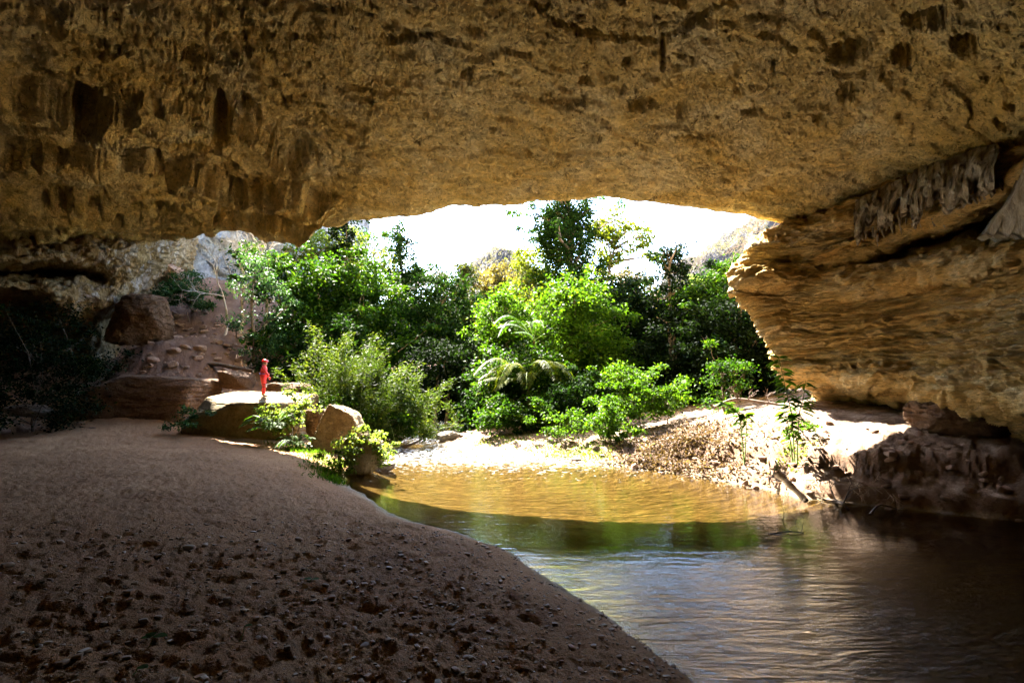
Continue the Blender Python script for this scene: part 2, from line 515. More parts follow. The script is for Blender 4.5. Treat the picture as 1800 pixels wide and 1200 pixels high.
def ground_mat():
    m = bpy.data.materials.new('sand_ground'); nt = nodes_of(m)
    tc = N(nt, "ShaderNodeTexCoord"); v = tc.outputs["Object"]
    sx = N(nt, "ShaderNodeSeparateXYZ"); nt.links.new(v, sx.inputs[0])
    big = tex(nt, v, 0.35, 5, 0.6)
    sand = ramp(nt, big, [(0.3, (0.24, 0.118, 0.048)), (0.55, (0.34, 0.178, 0.078)), (0.75, (0.43, 0.245, 0.115))])
    grain = tex(nt, v, 38, 4, 0.7)
    sand = mix(nt, 1.0, sand, ramp(nt, grain, [(0.3, (0.6, 0.6, 0.6)), (0.5, (1, 1, 1)), (0.72, (1.4, 1.4, 1.4))]), 'MULTIPLY')
    deb = tex(nt, v, 7, 6, 0.75)
    sand = mix(nt, ramp(nt, deb, [(0.58, (0, 0, 0)), (0.66, (0.75, 0.75, 0.75))]), sand, (0.07, 0.042, 0.025))
    # red earth on the high ground
    red = ramp(nt, tex(nt, v, 1.1, 5, 0.65), [(0.3, (0.10, 0.05, 0.028)), (0.6, (0.19, 0.10, 0.058)), (0.75, (0.30, 0.18, 0.12))])
    hz = mth(nt, 'ADD', sx.outputs[2], mth(nt, 'MULTIPLY', big, 1.2))
    fr = N(nt, "ShaderNodeMapRange"); fr.inputs[1].default_value = 2.7; fr.inputs[2].default_value = 3.6
    nt.links.new(hz, fr.inputs[0])
    c = mix(nt, fr.outputs[0], sand, red)
    # wet band and river bed
    wet = N(nt, "ShaderNodeMapRange"); wet.inputs[1].default_value = 0.16; wet.inputs[2].default_value = 0.02
    nt.links.new(mth(nt, 'ADD', sx.outputs[2], mth(nt, 'MULTIPLY', mth(nt, 'SUBTRACT', big, .5), .15)), wet.inputs[0])
    bed = ramp(nt, tex(nt, v, 1.9, 8, 0.78, .8), [(0.3, (0.06, 0.036, 0.012)), (0.46, (0.16, 0.105, 0.038)), (0.54, (0.19, 0.13, 0.05)), (0.68, (0.32, 0.24, 0.10))])
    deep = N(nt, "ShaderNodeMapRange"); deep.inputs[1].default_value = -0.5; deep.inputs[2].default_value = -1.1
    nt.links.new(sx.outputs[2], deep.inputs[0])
    bed = mix(nt, deep.outputs[0], bed, (0.045, 0.024, 0.008))  # dark mud in the deep part, also painting the cave's shade into the bed
    at = N(nt, "ShaderNodeAttribute", attribute_name="bank")
    soil = ramp(nt, tex(nt, v, 1.8, 7, 0.72, .6), [(0.36, (0.05, 0.03, 0.018)), (0.50, (0.22, 0.15, 0.10)), (0.66, (0.58, 0.46, 0.36))])
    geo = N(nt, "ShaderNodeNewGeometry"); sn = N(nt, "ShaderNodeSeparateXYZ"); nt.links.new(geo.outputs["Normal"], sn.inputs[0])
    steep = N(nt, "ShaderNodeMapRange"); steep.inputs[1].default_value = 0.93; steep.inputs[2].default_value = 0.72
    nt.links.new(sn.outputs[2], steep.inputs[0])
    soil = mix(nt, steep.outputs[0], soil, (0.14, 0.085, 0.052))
    c = mix(nt, mth(nt, 'MULTIPLY', at.outputs["Fac"], 0.85), c, soil)
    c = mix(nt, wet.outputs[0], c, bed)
    f1 = tex(nt, v, 9, 6, 0.75); f2 = tex(nt, v, 60, 3, 0.7)
    h = mth(nt, 'ADD', f1, mth(nt, 'MULTIPLY', f2, 0.25))
    b = N(nt, "ShaderNodeBump"); b.inputs["Distance"].default_value = 0.14; nt.links.new(h, b.inputs["Height"])
    p = N(nt, "ShaderNodeBsdfPrincipled")
    rg = mth(nt, 'SUBTRACT', 0.95, mth(nt, 'MULTIPLY', wet.outputs[0], 0.45)); nt.links.new(rg, p.inputs["Roughness"])
    p.inputs["Specular IOR Level"].default_value = 0.3
    nt.links.new(c, p.inputs["Base Color"]); nt.links.new(b.outputs[0], p.inputs["Normal"])
    o = N(nt, "ShaderNodeOutputMaterial"); nt.links.new(p.outputs[0], o.inputs[0])
    return m
M['ground'] = ground_mat()
V, F, _ = build_ground()
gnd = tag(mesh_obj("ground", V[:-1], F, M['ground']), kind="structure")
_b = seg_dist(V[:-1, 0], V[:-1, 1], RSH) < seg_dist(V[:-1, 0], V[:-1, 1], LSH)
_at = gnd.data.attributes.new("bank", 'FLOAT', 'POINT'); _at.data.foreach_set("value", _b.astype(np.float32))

_me = gnd.data
_co = np.empty(len(_me.vertices) * 3, dtype=np.float32); _me.vertices.foreach_get("co", _co)
_r = [0.6]
while _r[-1] < 45: _r.append(_r[-1] * 1.0085 if _r[-1] > 2 else _r[-1] * 1.05)
while _r[-1] < 900: _r.append(_r[-1] * 1.06)
GR = np.array(_r); GA = np.radians(np.arange(-54, 54, 0.16))
GZ = _co.reshape(-1, 3)[:, 2].reshape(-1, len(GR))[:len(GA)]
def ground_height(x, y):
    """height of the built ground mesh, by bilinear lookup in its polar grid"""
    r = GR; a = GA
    rr = np.hypot(x, y); aa = np.arctan2(x, y)
    ri = np.clip(np.searchsorted(r, rr) - 1, 0, len(r) - 2); ai = np.clip(np.searchsorted(a, aa) - 1, 0, len(a) - 2)
    fr_ = (rr - r[ri]) / (r[ri + 1] - r[ri]); fa = (aa - a[ai]) / (a[ai + 1] - a[ai])
    Z = GZ
    return (Z[ai, ri] * (1 - fr_) * (1 - fa) + Z[ai, ri + 1] * fr_ * (1 - fa) + Z[ai + 1, ri] * (1 - fr_) * fa + Z[ai + 1, ri + 1] * fr_ * fa)
def surf(x, y):
    """top of the finished ground at arrays x, y (front half only)"""
    return ground_height(np.asarray(x, float), np.asarray(y, float))

# ------------------------------------------------------------------ water
def water_mat():
    m = bpy.data.materials.new('river_water'); nt = nodes_of(m)
    tc = N(nt, "ShaderNodeTexCoord"); v = tc.outputs["Object"]
    sx = N(nt, "ShaderNodeSeparateXYZ"); nt.links.new(v, sx.inputs[0])
    def mapped(rot, sc):
        mp = N(nt, "ShaderNodeMapping"); mp.inputs["Rotation"].default_value = (0, 0, math.radians(rot)); mp.inputs["Scale"].default_value = sc
        nt.links.new(v, mp.inputs[0]); return mp.outputs[0]
    w1 = tex(nt, mapped(38, (0.8, 3.6, 1)), 1.4, 2, 0.5, 0.9)
    w2 = tex(nt, mapped(52, (1.3, 5.0, 1)), 3.4, 5, 0.68, 0.8)
    w3 = tex(nt, mapped(10, (1.3, 2.2, 1)), 1.6, 2, 0.5, 0.5)
    # rapids (upstream) and the fast water along the sand
    rap = N(nt, "ShaderNodeMapRange"); rap.inputs[1].default_value = 17.5; rap.inputs[2].default_value = 24
    nt.links.new(sx.outputs[1], rap.inputs[0])
    near = N(nt, "ShaderNodeMapRange"); near.inputs[1].default_value = 10.0; near.inputs[2].default_value = 6.8
    nt.links.new(sx.outputs[1], near.inputs[0])
    amp12 = mth(nt, 'ADD', mth(nt, 'MULTIPLY', near.outputs[0], 1.25), 0.09)
    choppy = tex(nt, mapped(0, (1, 1, 1)), 2.8, 4, 0.65, 0.5)
    h = mth(nt, 'ADD', mth(nt, 'MULTIPLY', w1, mth(nt, 'MULTIPLY', amp12, 0.062)), mth(nt, 'MULTIPLY', w2, mth(nt, 'MULTIPLY', amp12, 0.016)))
    h = mth(nt, 'ADD', h, mth(nt, 'MULTIPLY', w3, 0.005))
    h = mth(nt, 'ADD', h, mth(nt, 'MULTIPLY', choppy, mth(nt, 'MULTIPLY', rap.outputs[0], 0.05)))
    b = N(nt, "ShaderNodeBump"); b.inputs["Strength"].default_value = 1.0; b.inputs["Distance"].default_value = 1.0
    nt.links.new(h, b.inputs["Height"])
    fr = N(nt, "ShaderNodeFresnel"); fr.inputs[0].default_value = 1.55; nt.links.new(b.outputs[0], fr.inputs[1])
    gl = N(nt, "ShaderNodeBsdfGlossy"); gl.inputs["Roughness"].default_value = 0.03; nt.links.new(b.outputs[0], gl.inputs["Normal"])
    tr = N(nt, "ShaderNodeBsdfTransparent"); tr.inputs[0].default_value = (0.84, 0.74, 0.47, 1)
    ms = N(nt, "ShaderNodeMixShader"); nt.links.new(fr.outputs[0], ms.inputs[0])
    nt.links.new(tr.outputs[0], ms.inputs[1]); nt.links.new(gl.outputs[0], ms.inputs[2])
    # foam in the rapids
    fn = tex(nt, mapped(-20, (1, 2.4, 1)), 3.4, 6, 0.74, 0.8)
    fz = N(nt, "ShaderNodeMapRange"); fz.inputs[1].default_value = 15.0; fz.inputs[2].default_value = 21
    nt.links.new(sx.outputs[1], fz.inputs[0])
    ff = mth(nt, 'ADD', fn, mth(nt, 'MULTIPLY', mth(nt, 'SUBTRACT', fz.outputs[0], 1.0), 0.16))
    foam = ramp(nt, ff, [(0.545, (0, 0, 0)), (0.61, (0.8, 0.8, 0.8))])
    fd = N(nt, "ShaderNodeBsdfDiffuse"); fd.inputs[0].default_value = (0.8, 0.82, 0.85, 1)
    ms2 = N(nt, "ShaderNodeMixShader"); nt.links.new(foam, ms2.inputs[0])
    nt.links.new(ms.outputs[0], ms2.inputs[1]); nt.links.new(fd.outputs[0], ms2.inputs[2])
    o = N(nt, "ShaderNodeOutputMaterial"); nt.links.new(ms2.outputs[0], o.inputs[0])
    return m
M['water'] = water_mat()
def build_water():
    nu, nv = 90, 26
    def resamp(pl, n):
        pl = np.array(pl, float); s = np.concatenate([[0], np.cumsum(np.hypot(*np.diff(pl, axis=0).T))]); s /= s[-1]
        t = np.linspace(0, 1, n)
        return np.stack([np.interp(t, s, pl[:, 0]), np.interp(t, s, pl[:, 1])], -1)
    A, B = resamp(LSH, nu), resamp(RSH, nu)
    t = np.linspace(-0.12, 1.12, nv)[None, :, None]
    XY = A[:, None] * (1 - t) + B[:, None] * t
    V = np.concatenate([XY, np.zeros((nu, nv, 1))], -1)
    return V.reshape(-1, 3), grid_faces(nu, nv)
V, F = build_water()
wat = tag(mesh_obj("water", V, F, M['water']), kind="structure")

# ------------------------------------------------------------------ cave ceiling
LIP = [(120, 470, 40), (240, 440, 38), (285, 432, 36), (330, 416, 34.5), (365, 409, 33), (420, 402, 31), (509, 398, 27.8), (560, 397, 25.8), (598, 399, 24.3), (618, 385, 23.4), (700, 381, 22.8),
       (745, 378, 22.6), (790, 363, 22.4), (850, 362, 22.2), (905, 361, 22), (940, 350, 22), (985, 354, 22), (1040, 346, 22), (1100, 350, 22), (1170, 357, 22),
       (1220, 364, 21.8), (1270, 372, 21.6), (1320, 380, 21.4), (1380, 394, 21.2), (1450, 402, 21), (1540, 405, 21)]
LIPW = np.array([P(*p) for p in LIP])
ceil_ctrl = [tuple(p) for p in LIPW[2:-1]]
ceil_ctrl += [(0, 11, 12.0), (0, 16, 11.6), (-10, 14, 12.3), (-18, 20, 12.5), (-24, 27, 12.6), (-30, 24, 12.2), (-36, 20, 11), (10, 12, 10.8), (7, 17, 10.9), (-15, 5, 12.2),
              (0, 0, 12.3), (0, -10, 11.5), (0, -18, 9), (13, -8, 8.5), (14, 0, 8.5), (-20, -8, 11), (-34, 5, 10)]
ceil_ctrl += [tuple(P(*p)) for p in [(1790, 250, 12.3), (1690, 280, 14.2), (1590, 312, 16.6), (1500, 348, 18.5), (1440, 384, 20.2), (1900, 200, 11)]]
tps_ceil = TPS(ceil_ctrl, 0.03)

def build_ceiling():
    cx, cy = 0.0, 4.0
    la = np.arctan2(LIPW[:, 0] - cx, LIPW[:, 1] - cy)
    lr = np.hypot(LIPW[:, 0] - cx, LIPW[:, 1] - cy)
    front = np.radians(np.concatenate([np.arange(-82, math.degrees(la[0]), 0.16), np.arange(math.degrees(la[0]), math.degrees(la[-1]), 0.13), np.arange(math.degrees(la[-1]), 80, 0.16)]))
    rest = np.linspace(front[-1], front[0] + 2 * math.pi, 90)[1:-1]
    a = np.concatenate([front, rest])
    is_mouth = (a >= la[0] - 1e-9) & (a <= la[-1] + 1e-9)
    # boundary radius
    ctrl_a = np.concatenate([la, np.radians([62, 75, 90, 120, 150, 180, 210, 240, 265, 285, 300])])
    ctrl_r = np.concatenate([lr, [23, 18, 17, 18, 20, 22, 26, 32, 38, 40, 42]])
    ctrl_a = np.append(ctrl_a, la[0] + 2 * math.pi); ctrl_r = np.append(ctrl_r, lr[0])
    R = np.interp(np.where(a < la[0], a + 2 * math.pi, a), ctrl_a, ctrl_r)
    jag = fbm(np.stack([a * 22, np.zeros_like(a), np.zeros_like(a)], -1), 1.0, 5, 51, gain=.6)
    R = R * (1 + jag * 0.014 * is_mouth)
    nt_ = 430
    t = np.linspace(0, 1, nt_) ** 0.75
    T = t[None, :] * R[:, None]
    x = cx + np.sin(a)[:, None] * T
    y = cy + np.cos(a)[:, None] * T
    z = tps_ceil(x, y)
    z = np.clip(z, 6.5, 14)
    G = np.stack([x, y, z], -1)
    p = G.copy(); p[..., 2] = 0
    px, py = proj(G)
    fr = y > 2
    edge = smooth(0, 1.2, R[:, None] - T)
    # broad relief
    disp = fbm(p, 0.22, 3, 61) * 0.55 * (0.25 + .75 * edge)
    # streaky shallow scallops
    q = p @ np.array([[math.cos(.3), -math.sin(.3), 0], [math.sin(.3), math.cos(.3), 0], [0, 0, 1]])
    disp += fbm(q * np.array([1.0, 1.5, 1]), 1.1, 4, 63, gain=.5) * 0.15
    pit = smooth(.27, .38, fbm(q, 0.8, 5, 67, gain=.62)) * .45
    pit2 = smooth(.30, .38, fbm(q * np.array([1, 2.0, 1]), 2.2, 3, 69, gain=.55)) * .22
    disp += (pit + pit2) * edge
    # flaking sheets: small sharp steps
    for (sc_, st_, sd_, am_) in [(0.40, .22, 83, .8), (1.1, .09, 85, 1.0)]:
        fl = fbm(q * np.array([1, 1.6, 1]), sc_, 4, sd_, gain=.5) * 1.1
        fq = fl / (st_ * 1.6)
        disp += (np.floor(fq) + smooth(.82, 1, fq % 1) - fq) * st_ * am_ * edge
    # layered, broken rock on the left
    lm = smooth(640, 430, px) * smooth(0.8, 5.5, R[:, None] - T) * fr
    lay = fbm(p * np.array([1, 1.3, 1]), 0.20, 4, 71, gain=.55) * 4.5 + (x + y) * 0.10
    ter = np.floor(lay * 2.6) / 2.6 + smooth(0.8, 1.0, (lay * 2.6) % 1) / 2.6
    disp += lm * (ter - lay) * 0.55
    disp += lm * fbm(p, 0.5, 3, 73, gain=.5, ridged=True) * 0.22
    knob = smooth(430, 250, px) * smooth(330, 200, py) * fr
    disp += -knob * np.clip(fbm(p, 0.55, 3, 75, gain=.5), 0, 1) * 1.1
    # named features of this ceiling, sculpted where they stand
    def pit_at(cx_, cy_, rx, ry, dep, rot=0.0, pw=2.0, soft=.35, wb=1.7):
        dx, dy = px - cx_, py - cy_
        c, s = math.cos(rot), math.sin(rot)
        u, v = (dx * c + dy * s) / rx, (-dx * s + dy * c) / ry
        wob = fbm(p, 1.6, 5, int(cx_) % 97, gain=.8) * wb
        rr = (np.abs(u) ** pw + np.abs(v) ** pw) ** (1 / pw) + wob
        return dep * smooth(1 + soft * .3, 1 - soft, rr) * fr
    disp += pit_at(388, 215, 20, 56, 3.2, 0.0, wb=.7)
    disp += pit_at(428, 205, 30, 40, 1.1, wb=.8)
    disp += pit_at(515, 275, 42, 40, 1.0, 0.5, 3, wb=.5)
    disp += pit_at(150, 170, 26, 32, 2.6)
    disp += pit_at(125, 240, 60, 11, 1.6, .35)
    disp += pit_at(617, 238, 6, 8, .8); disp += pit_at(638, 257, 10, 4, .7, .1)
    for (a1_, b1_, r1, r2, dp) in [(700, 60, 36, 12, .5), (820, 125, 12, 14, .5), (1100, 100, 8, 6, .4), (1025, 130, 10, 8, .4), (1165, 85, 6, 28, .7), (1360, 110, 5, 24, .7), (1000, 175, 30, 14, .35), (1200, 195, 10, 18, .5), (1500, 90, 38, 26, .6), (1345, 50, 16, 10, .5), (1490, 155, 24, 16, .5), (1445, 200, 14, 10, .4), (1640, 30, 40, 26, .6), (1320, 185, 20, 9, .4), (1230, 240, 34, 6, .35), (1420, 280, 14, 6, .35), (1590, 110, 30, 20, .6), (1700, 80, 30, 30, .7), (1130, 180, 25, 14, .35)]:
        disp += pit_at(a1_, b1_, r1, r2, dp)
    crack = [(940, 0), (1010, 40), (1060, 55), (1110, 60), (1160, 68), (1200, 40), (1240, 20), (1275, -10)]
    cr = seg_dist(px + fbm(p, 1.5, 5, 5, gain=.7) * 26, py + fbm(p, 1.5, 5, 6, gain=.7) * 26, crack)
    disp += smooth(7 * (1 + 1.5 * fbm(p, .8, 3, 8)), 0, cr) * .8 * fr
    # the strip beyond the crack hangs a little lower
    for (pl, h_, w_) in [([(-40, 175), (120, 215), (260, 262), (400, 300), (560, 340)], -.9, 70), ([(-40, 245), (60, 262), (130, 290), (250, 335), (345, 352)], .8, 60), ([(-40, 300), (100, 340), (240, 352), (380, 372), (520, 352)], -.8, 45),
                         ([(150, 210), (260, 238), (330, 300), (420, 330)], .7, 40), ([(-40, 90), (60, 130), (110, 160), (200, 170)], -.8, 60), ([(430, 225), (480, 215), (545, 250), (575, 300)], .9, 45), ([(-40, 380), (90, 372), (200, 390), (330, 402)], -.5, 25)]:
        wx = px + fbm(p, .5, 3, 11, gain=.55) * 45; wy = py + fbm(p, .5, 3, 12, gain=.55) * 45
        best = np.full(px.shape, 1e9); sgn = np.zeros(px.shape)
        for (ax, ay), (bx, by) in zip(pl[:-1], pl[1:]):
            vx, vy = bx - ax, by - ay
            t_ = np.clip(((wx - ax) * vx + (wy - ay) * vy) / (vx * vx + vy * vy), 0, 1)
            ddx, ddy = wx - ax - t_ * vx, wy - ay - t_ * vy
            dd = np.hypot(ddx, ddy); m_ = dd < best
            best = np.where(m_, dd, best); sgn = np.where(m_, np.sign(ddy), sgn)
        sdd = best * sgn
        disp += smooth(1.5, 6, R[:, None] - T) * 1.5 * h_ * smooth(0, 5, sdd) * np.exp(-np.maximum(sdd, 0) / w_) * fr * smooth(620, 560, px)
    # flat slab ledge ending above the left mouth
    sl = smooth(385, 370, px) * smooth(388, 375, py) * smooth(325, 345, py) * fr
    disp += -sl * 0.55
    G[..., 2] += disp
    # beyond the boundary: outside face climbs at the mouth, walls drop elsewhere
    mouth = is_mouth.astype(float)[:, None]
    mouth_s = mouth
    extra_m = [(0.35, 0.12), (0.75, .5), (0.9, 1.2), (0.7, 2.4), (1.4, 4), (1.2, 7), (2.0, 12), (2.5, 20)]
    extra_w = [(0.8, -0.6), (2.5, -1.8), (3.2, -3), (3.6, -5), (3.8, -7), (4, -9), (4, -12), (4, -14)]
    ex = []
    zb = G[:, -1, 2]
    for (mr, mz), (wr, wz) in zip(extra_m, extra_w):
        rr = R + mouth[:, 0] * mr + (1 - mouth[:, 0]) * wr
        zz = zb + mouth[:, 0] * mz + (1 - mouth[:, 0]) * wz
        ex.append(np.stack([cx + np.sin(a) * rr, cy + np.cos(a) * rr, zz], -1))
    G = np.concatenate([G, np.stack(ex, 1)], 1)
    nrm = fbm(G, 1.3, 4, 81)[..., None]
    G[:, nt_:, :2] += nrm[:, nt_:] * 0.25
    return G.reshape(-1, 3), grid_faces(G.shape[0], G.shape[1], wrap_u=True)
V, F = build_ceiling()
ceil = tag(mesh_obj("cave_ceiling", V, F, M['ceiling']), kind="structure")

# ------------------------------------------------------------------ lofted rock walls
def loft(name, cols, nu, nv, mat, disp, parent=None, tail=True):
    C = np.array([[P(*q) if len(q) == 3 else np.array(q[:3]) for q in c] for c in cols])
    A = catmull(C, nu)
    G = catmull(A.transpose(1, 0, 2), nv).transpose(1, 0, 2)
    n = normals(G)
    G = G + n * disp(G)[..., None]
    return mesh_obj(name, G.reshape(-1, 3), grid_faces(G.shape[0], G.shape[1]), mat, parent)

def wcol(x, y, zs, offs):
    return [(x + o[0], y + o[1], z, 'w') for z, o in zip(zs, offs)]

def strata_disp(amp=1.0, seed=100, sgn=1.0):
    def f(G):
        s = G * np.array([0.35, 0.35, 2.4])
        zz_ = G[..., 2] + G[..., 0] * .05 - G[..., 1] * .03 + fbm(G, .35, 3, seed + 9) * .5
        extra = 0
        for (fq_, am_, sd_) in [(0.8, .16, 4), (1.9, .22, 1), (4.3, .11, 2), (9.0, .04, 3)]:
            l_ = zz_ * fq_ + fbm(G * np.array([1, 1, .4]), 1.1, 4, seed + 20 + sd_, gain=.6) * .9
            c_ = l_ % 1
            extra = extra + am_ * (smooth(0, .12, c_) - c_) * (0.35 + 1.3 * np.clip(fbm(G, .8, 3, seed + 30 + sd_) + .4, 0, 1))
        d = fbm(s, 1.0, 5, seed, gain=.6, ridged=True) * 0.05
        d = d + extra + fbm(G, 0.5, 4, seed + 3) * 0.45 + fbm(G, 2.2, 4, seed + 5, gain=.6) * 0.12
        lay = G[..., 2] * 1.3 + G[..., 0] * .1 + fbm(G, 0.25, 3, seed + 7) * 1.6
        saw = (lay % 1.0)
        d = d + (saw - .5) * 0.05 + fbm(G, 5, 4, seed + 41, gain=.7) * .05
        return d * amp * sgn
    return f
c0 = [(1405, 392), (1372, 415), (1325, 436), (1322, 456), (1288, 484), (1292, 502), (1335, 548), (1360, 590), (1372, 630), (1385, 660), (1425, 674), (1450, 700), (1460, 725)]
def mk(pl, d, add=None):
    add = add or [0] * len(pl)
    return [(p[0], p[1], d + a) for p, a in zip(pl, add)]
right_cols = [
    mk([(p[0] + 330, p[1] - 10) for p in c0], 30),
    mk([(p[0] + 90, p[1] - 3) for p in c0], 24.5),
    mk(c0, 21.3, [0, 0, 0, 0, 0, 0, 0, 0, 0, 0, .5, 1.5, 2]),
    mk([(1440, 385), (1415, 408), (1392, 435), (1385, 460), (1372, 488), (1380, 515), (1395, 552), (1410, 592), (1415, 630), (1425, 663), (1470, 684), (1490, 705), (1500, 722)], 19.8, [.4, 0, -.1, 0.5, -.2, .3, .2, 0, 0, -.2, 1.3, 2, 2]),
    mk([(1500, 348), (1495, 380), (1500, 418), (1500, 452), (1500, 470), (1490, 486), (1490, 540), (1500, 590), (1500, 635), (1505, 668), (1530, 694), (1550, 712), (1560, 735)], 18, [.5, 0, .2, 0, 1.6, -.1, .2, .1, 0, -.4, 1.5, 2.2, 2.2]),
    mk([(1590, 312), (1590, 350), (1600, 380), (1610, 405), (1610, 430), (1600, 470), (1600, 520), (1600, 580), (1600, 635), (1600, 682), (1615, 712), (1625, 735), (1630, 755)], 16.2, [.4, 0, .4, 0, 5, 0, .2, .2, 0, -.5, 1.6, 2, 2]),
    mk([(1690, 282), (1690, 318), (1700, 345), (1705, 368), (1712, 400), (1700, 445), (1700, 500), (1700, 560), (1700, 625), (1700, 694), (1705, 728), (1712, 750), (1715, 775)], 14, [.3, 0, .4, 0, 6, 0, .2, .3, 0, -.5, 1.5, 1.8, 1.8]),
    mk([(1790, 250), (1790, 285), (1790, 300), (1790, 318), (1792, 370), (1795, 428), (1800, 480), (1800, 550), (1800, 620), (1800, 704), (1800, 742), (1800, 768), (1800, 795)], 12.2, [.3, 0, .3, 0, 4, 0, .2, .3, 0, -.4, 1.2, 1.5, 1.5]),
    mk([(1960, 180), (1960, 230), (1960, 250), (1960, 275), (1960, 340), (1960, 400), (1970, 470), (1970, 550), (1970, 630), (1970, 720), (1970, 770), (1970, 800), (1970, 830)], 10, [.3, 0, .2, 0, 2, 0, .2, .3, 0, -.3, .9, 1.1, 1.1]),
]
zs = [8.9, 8, 7.7, 7.2, 6.4, 5.8, 5, 4.2, 3.2, 2.5, 2, 1.7, 1.2]
of = [(0, 0)] * 13
for (xx, yy) in [(11.3, 4), (11, -3), (10, -10), (7, -17)]:
    right_cols.append([(xx + o, yy, z) + ('w',) for z, o in zip(zs, [.5, .2, .2, 0, 1.5, 0, .2, .2, 0, 0, .8, 1, 1])])
# second guard for world points: q has 4 entries -> first three are world coordinates
rw = loft("rock_overhang", right_cols, 60, 50, M['wall_right'], strata_disp(1.0, 100, -1.0))
tag(rw, "banded golden rock overhang jutting in from the right above the bank", "rock overhang")

def left_disp(G):
    d = fbm(G, 0.45, 4, 200, gain=.6) * 0.8 + fbm(G, 1.4, 5, 203, gain=.6, ridged=True) * 0.28
    return -d
left_cols = [
    mk([(350, 400), (345, 440), (340, 460), (330, 480), (310, 510), (290, 550), (280, 600), (275, 640), (270, 700)], 44),
    mk([(300, 412), (285, 440), (272, 462), (258, 487), (238, 520), (216, 555), (204, 600), (200, 640), (196, 685)], 34),
    mk([(225, 408), (220, 440), (214, 470), (205, 495), (188, 530), (170, 565), (160, 610), (152, 650), (140, 692)], 31, [0, -.8, 0, .6, -.6, .8, 1, .6, 0]),
    mk([(150, 398), (150, 432), (148, 465), (150, 482), (140, 500), (120, 548), (115, 572), (108, 620), (95, 695)], 30, [1, -1, -.6, 3, -.5, -.3, 3, 3, 1]),
    mk([(60, 380), (60, 420), (60, 462), (60, 480), (50, 494), (50, 512), (50, 532), (40, 600), (40, 700)], 28.5, [3, 0, -1, 4.5, 0, 0, 5, 5, 2]),
    mk([(-60, 372), (-60, 415), (-60, 465), (-60, 482), (-60, 494), (-60, 508), (-60, 530), (-60, 600), (-60, 705)], 26.5, [3, 0, -1, 4.5, 0, 0, 5, 5, 2]),
    mk([(-350, 340), (-350, 400), (-350, 465), (-350, 482), (-350, 494), (-350, 508), (-350, 530), (-350, 610), (-350, 720)], 22, [2, 0, -1, 3, 0, 0, 3, 3, 2]),
]
for (xx, yy) in [(-34, 6), (-32, -4), (-24, -14), (-10, -18), (7, -19)]:
    left_cols.append([(xx, yy, z, 'w') for z in [13, 10, 8.5, 8, 7, 6, 5, 3.5, .6]])
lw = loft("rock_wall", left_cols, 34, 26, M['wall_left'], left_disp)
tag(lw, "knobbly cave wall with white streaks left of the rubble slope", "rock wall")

# far grey cliff behind the slope
def cliff():
    xs = np.linspace(-62, -19.5, 150); zs_ = np.linspace(2, 34, 110)
    X, Z = np.meshgrid(xs, zs_, indexing='ij')
    Z = np.where(Z > 20, 20 + (Z - 20) * (1 + 2.0 * smooth(-28, -31, X)), Z)  # left top raised out of view, added height to keep sun off the slope
    Y = 52 + (X + 30) * 0.10 + (Z - 8) * 0.10 + 14 * smooth(-23.5, -19.5, X)
    G = np.stack([X, Y, Z], -1)
    d = fbm(G, 0.13, 5, 301, ridged=True) * 1.6 + fbm(G, 0.6, 4, 305) * 0.5
    lay = fbm(G * np.array([1, .2, .6]), 0.22, 3, 309) * 4
    d = d + (np.abs((lay % 1) - .5) < .06) * 0.9
    G[..., 1] += -d
    return mesh_obj("cliff", G.reshape(-1, 3), grid_faces(150, 110)[:, ::-1], M['cliff'])
tag(cliff(), "pale grey cliff face behind bare trees above the rubble slope", "cliff")

# ------------------------------------------------------------------ vegetation builders
def leaf_quads(C, L, W, seed, up=0.25, droop=0.0, spread=None):
    """one bent diamond leaf per centre"""
    g = np.random.default_rng(seed)
    n = len(C)
    D = g.normal(size=(n, 3)); D[:, 2] = D[:, 2] * 0.6 - droop
    if spread is not None: D += spread
    D /= np.linalg.norm(D, axis=1, keepdims=True)
    U = g.normal(size=(n, 3)) * 0.8 + np.array([0, 0, up * 4])
    S = np.cross(D, U); S /= np.maximum(np.linalg.norm(S, axis=1, keepdims=True), 1e-6)
    Nn = np.cross(S, D)
    l = L * (0.5 + 1.0 * g.random(n) ** 1.5)[:, None]; w = W * (0.7 + 0.6 * g.random(n))[:, None]
    v0 = C; v1 = C + D * l * .45 + S * w * .5 + Nn * l * 0.08; v2 = C + D * l - Nn * l * .12; v3 = C + D * l * .45 - S * w * .5 + Nn * l * 0.08
    V = np.stack([v0, v1, v2, v3], 1).reshape(-1, 3)
    F = np.arange(4 * n).reshape(n, 4)
    return V, F

def clump_points(center, rad, n_leaves, per=95, csize=0.30, seed=0, shell=0.55, hang=0.0):
    g = np.random.default_rng(seed)
    m = max(4, int(n_leaves / per))
    d = g.normal(size=(m, 3)); d /= np.linalg.norm(d, axis=1, keepdims=True)
    lump = 0.82 + 0.85 * (fbm(d * 1.6 + seed, 1.0, 3, seed % 91) + .25)
    r = (shell + (1 - shell) * g.random(m) ** 0.6)
    out = g.random(m) < .22
    r = np.where(out, g.uniform(1.05, 1.6, m), r)
    cc = np.array(center) + d * r[:, None] * lump[:, None] * np.array(rad)
    idx = g.integers(0, m, n_leaves)
    sz = csize * (0.7 + 1.0 * g.random(m)) * np.where(out, .6, 1)
    off = g.normal(size=(n_leaves, 3)) * sz[idx][:, None] * np.array([1, 1, .55])
    if hang:
        off[:, 2] -= np.abs(g.normal(size=n_leaves)) * hang
    return cc[idx] + off, cc

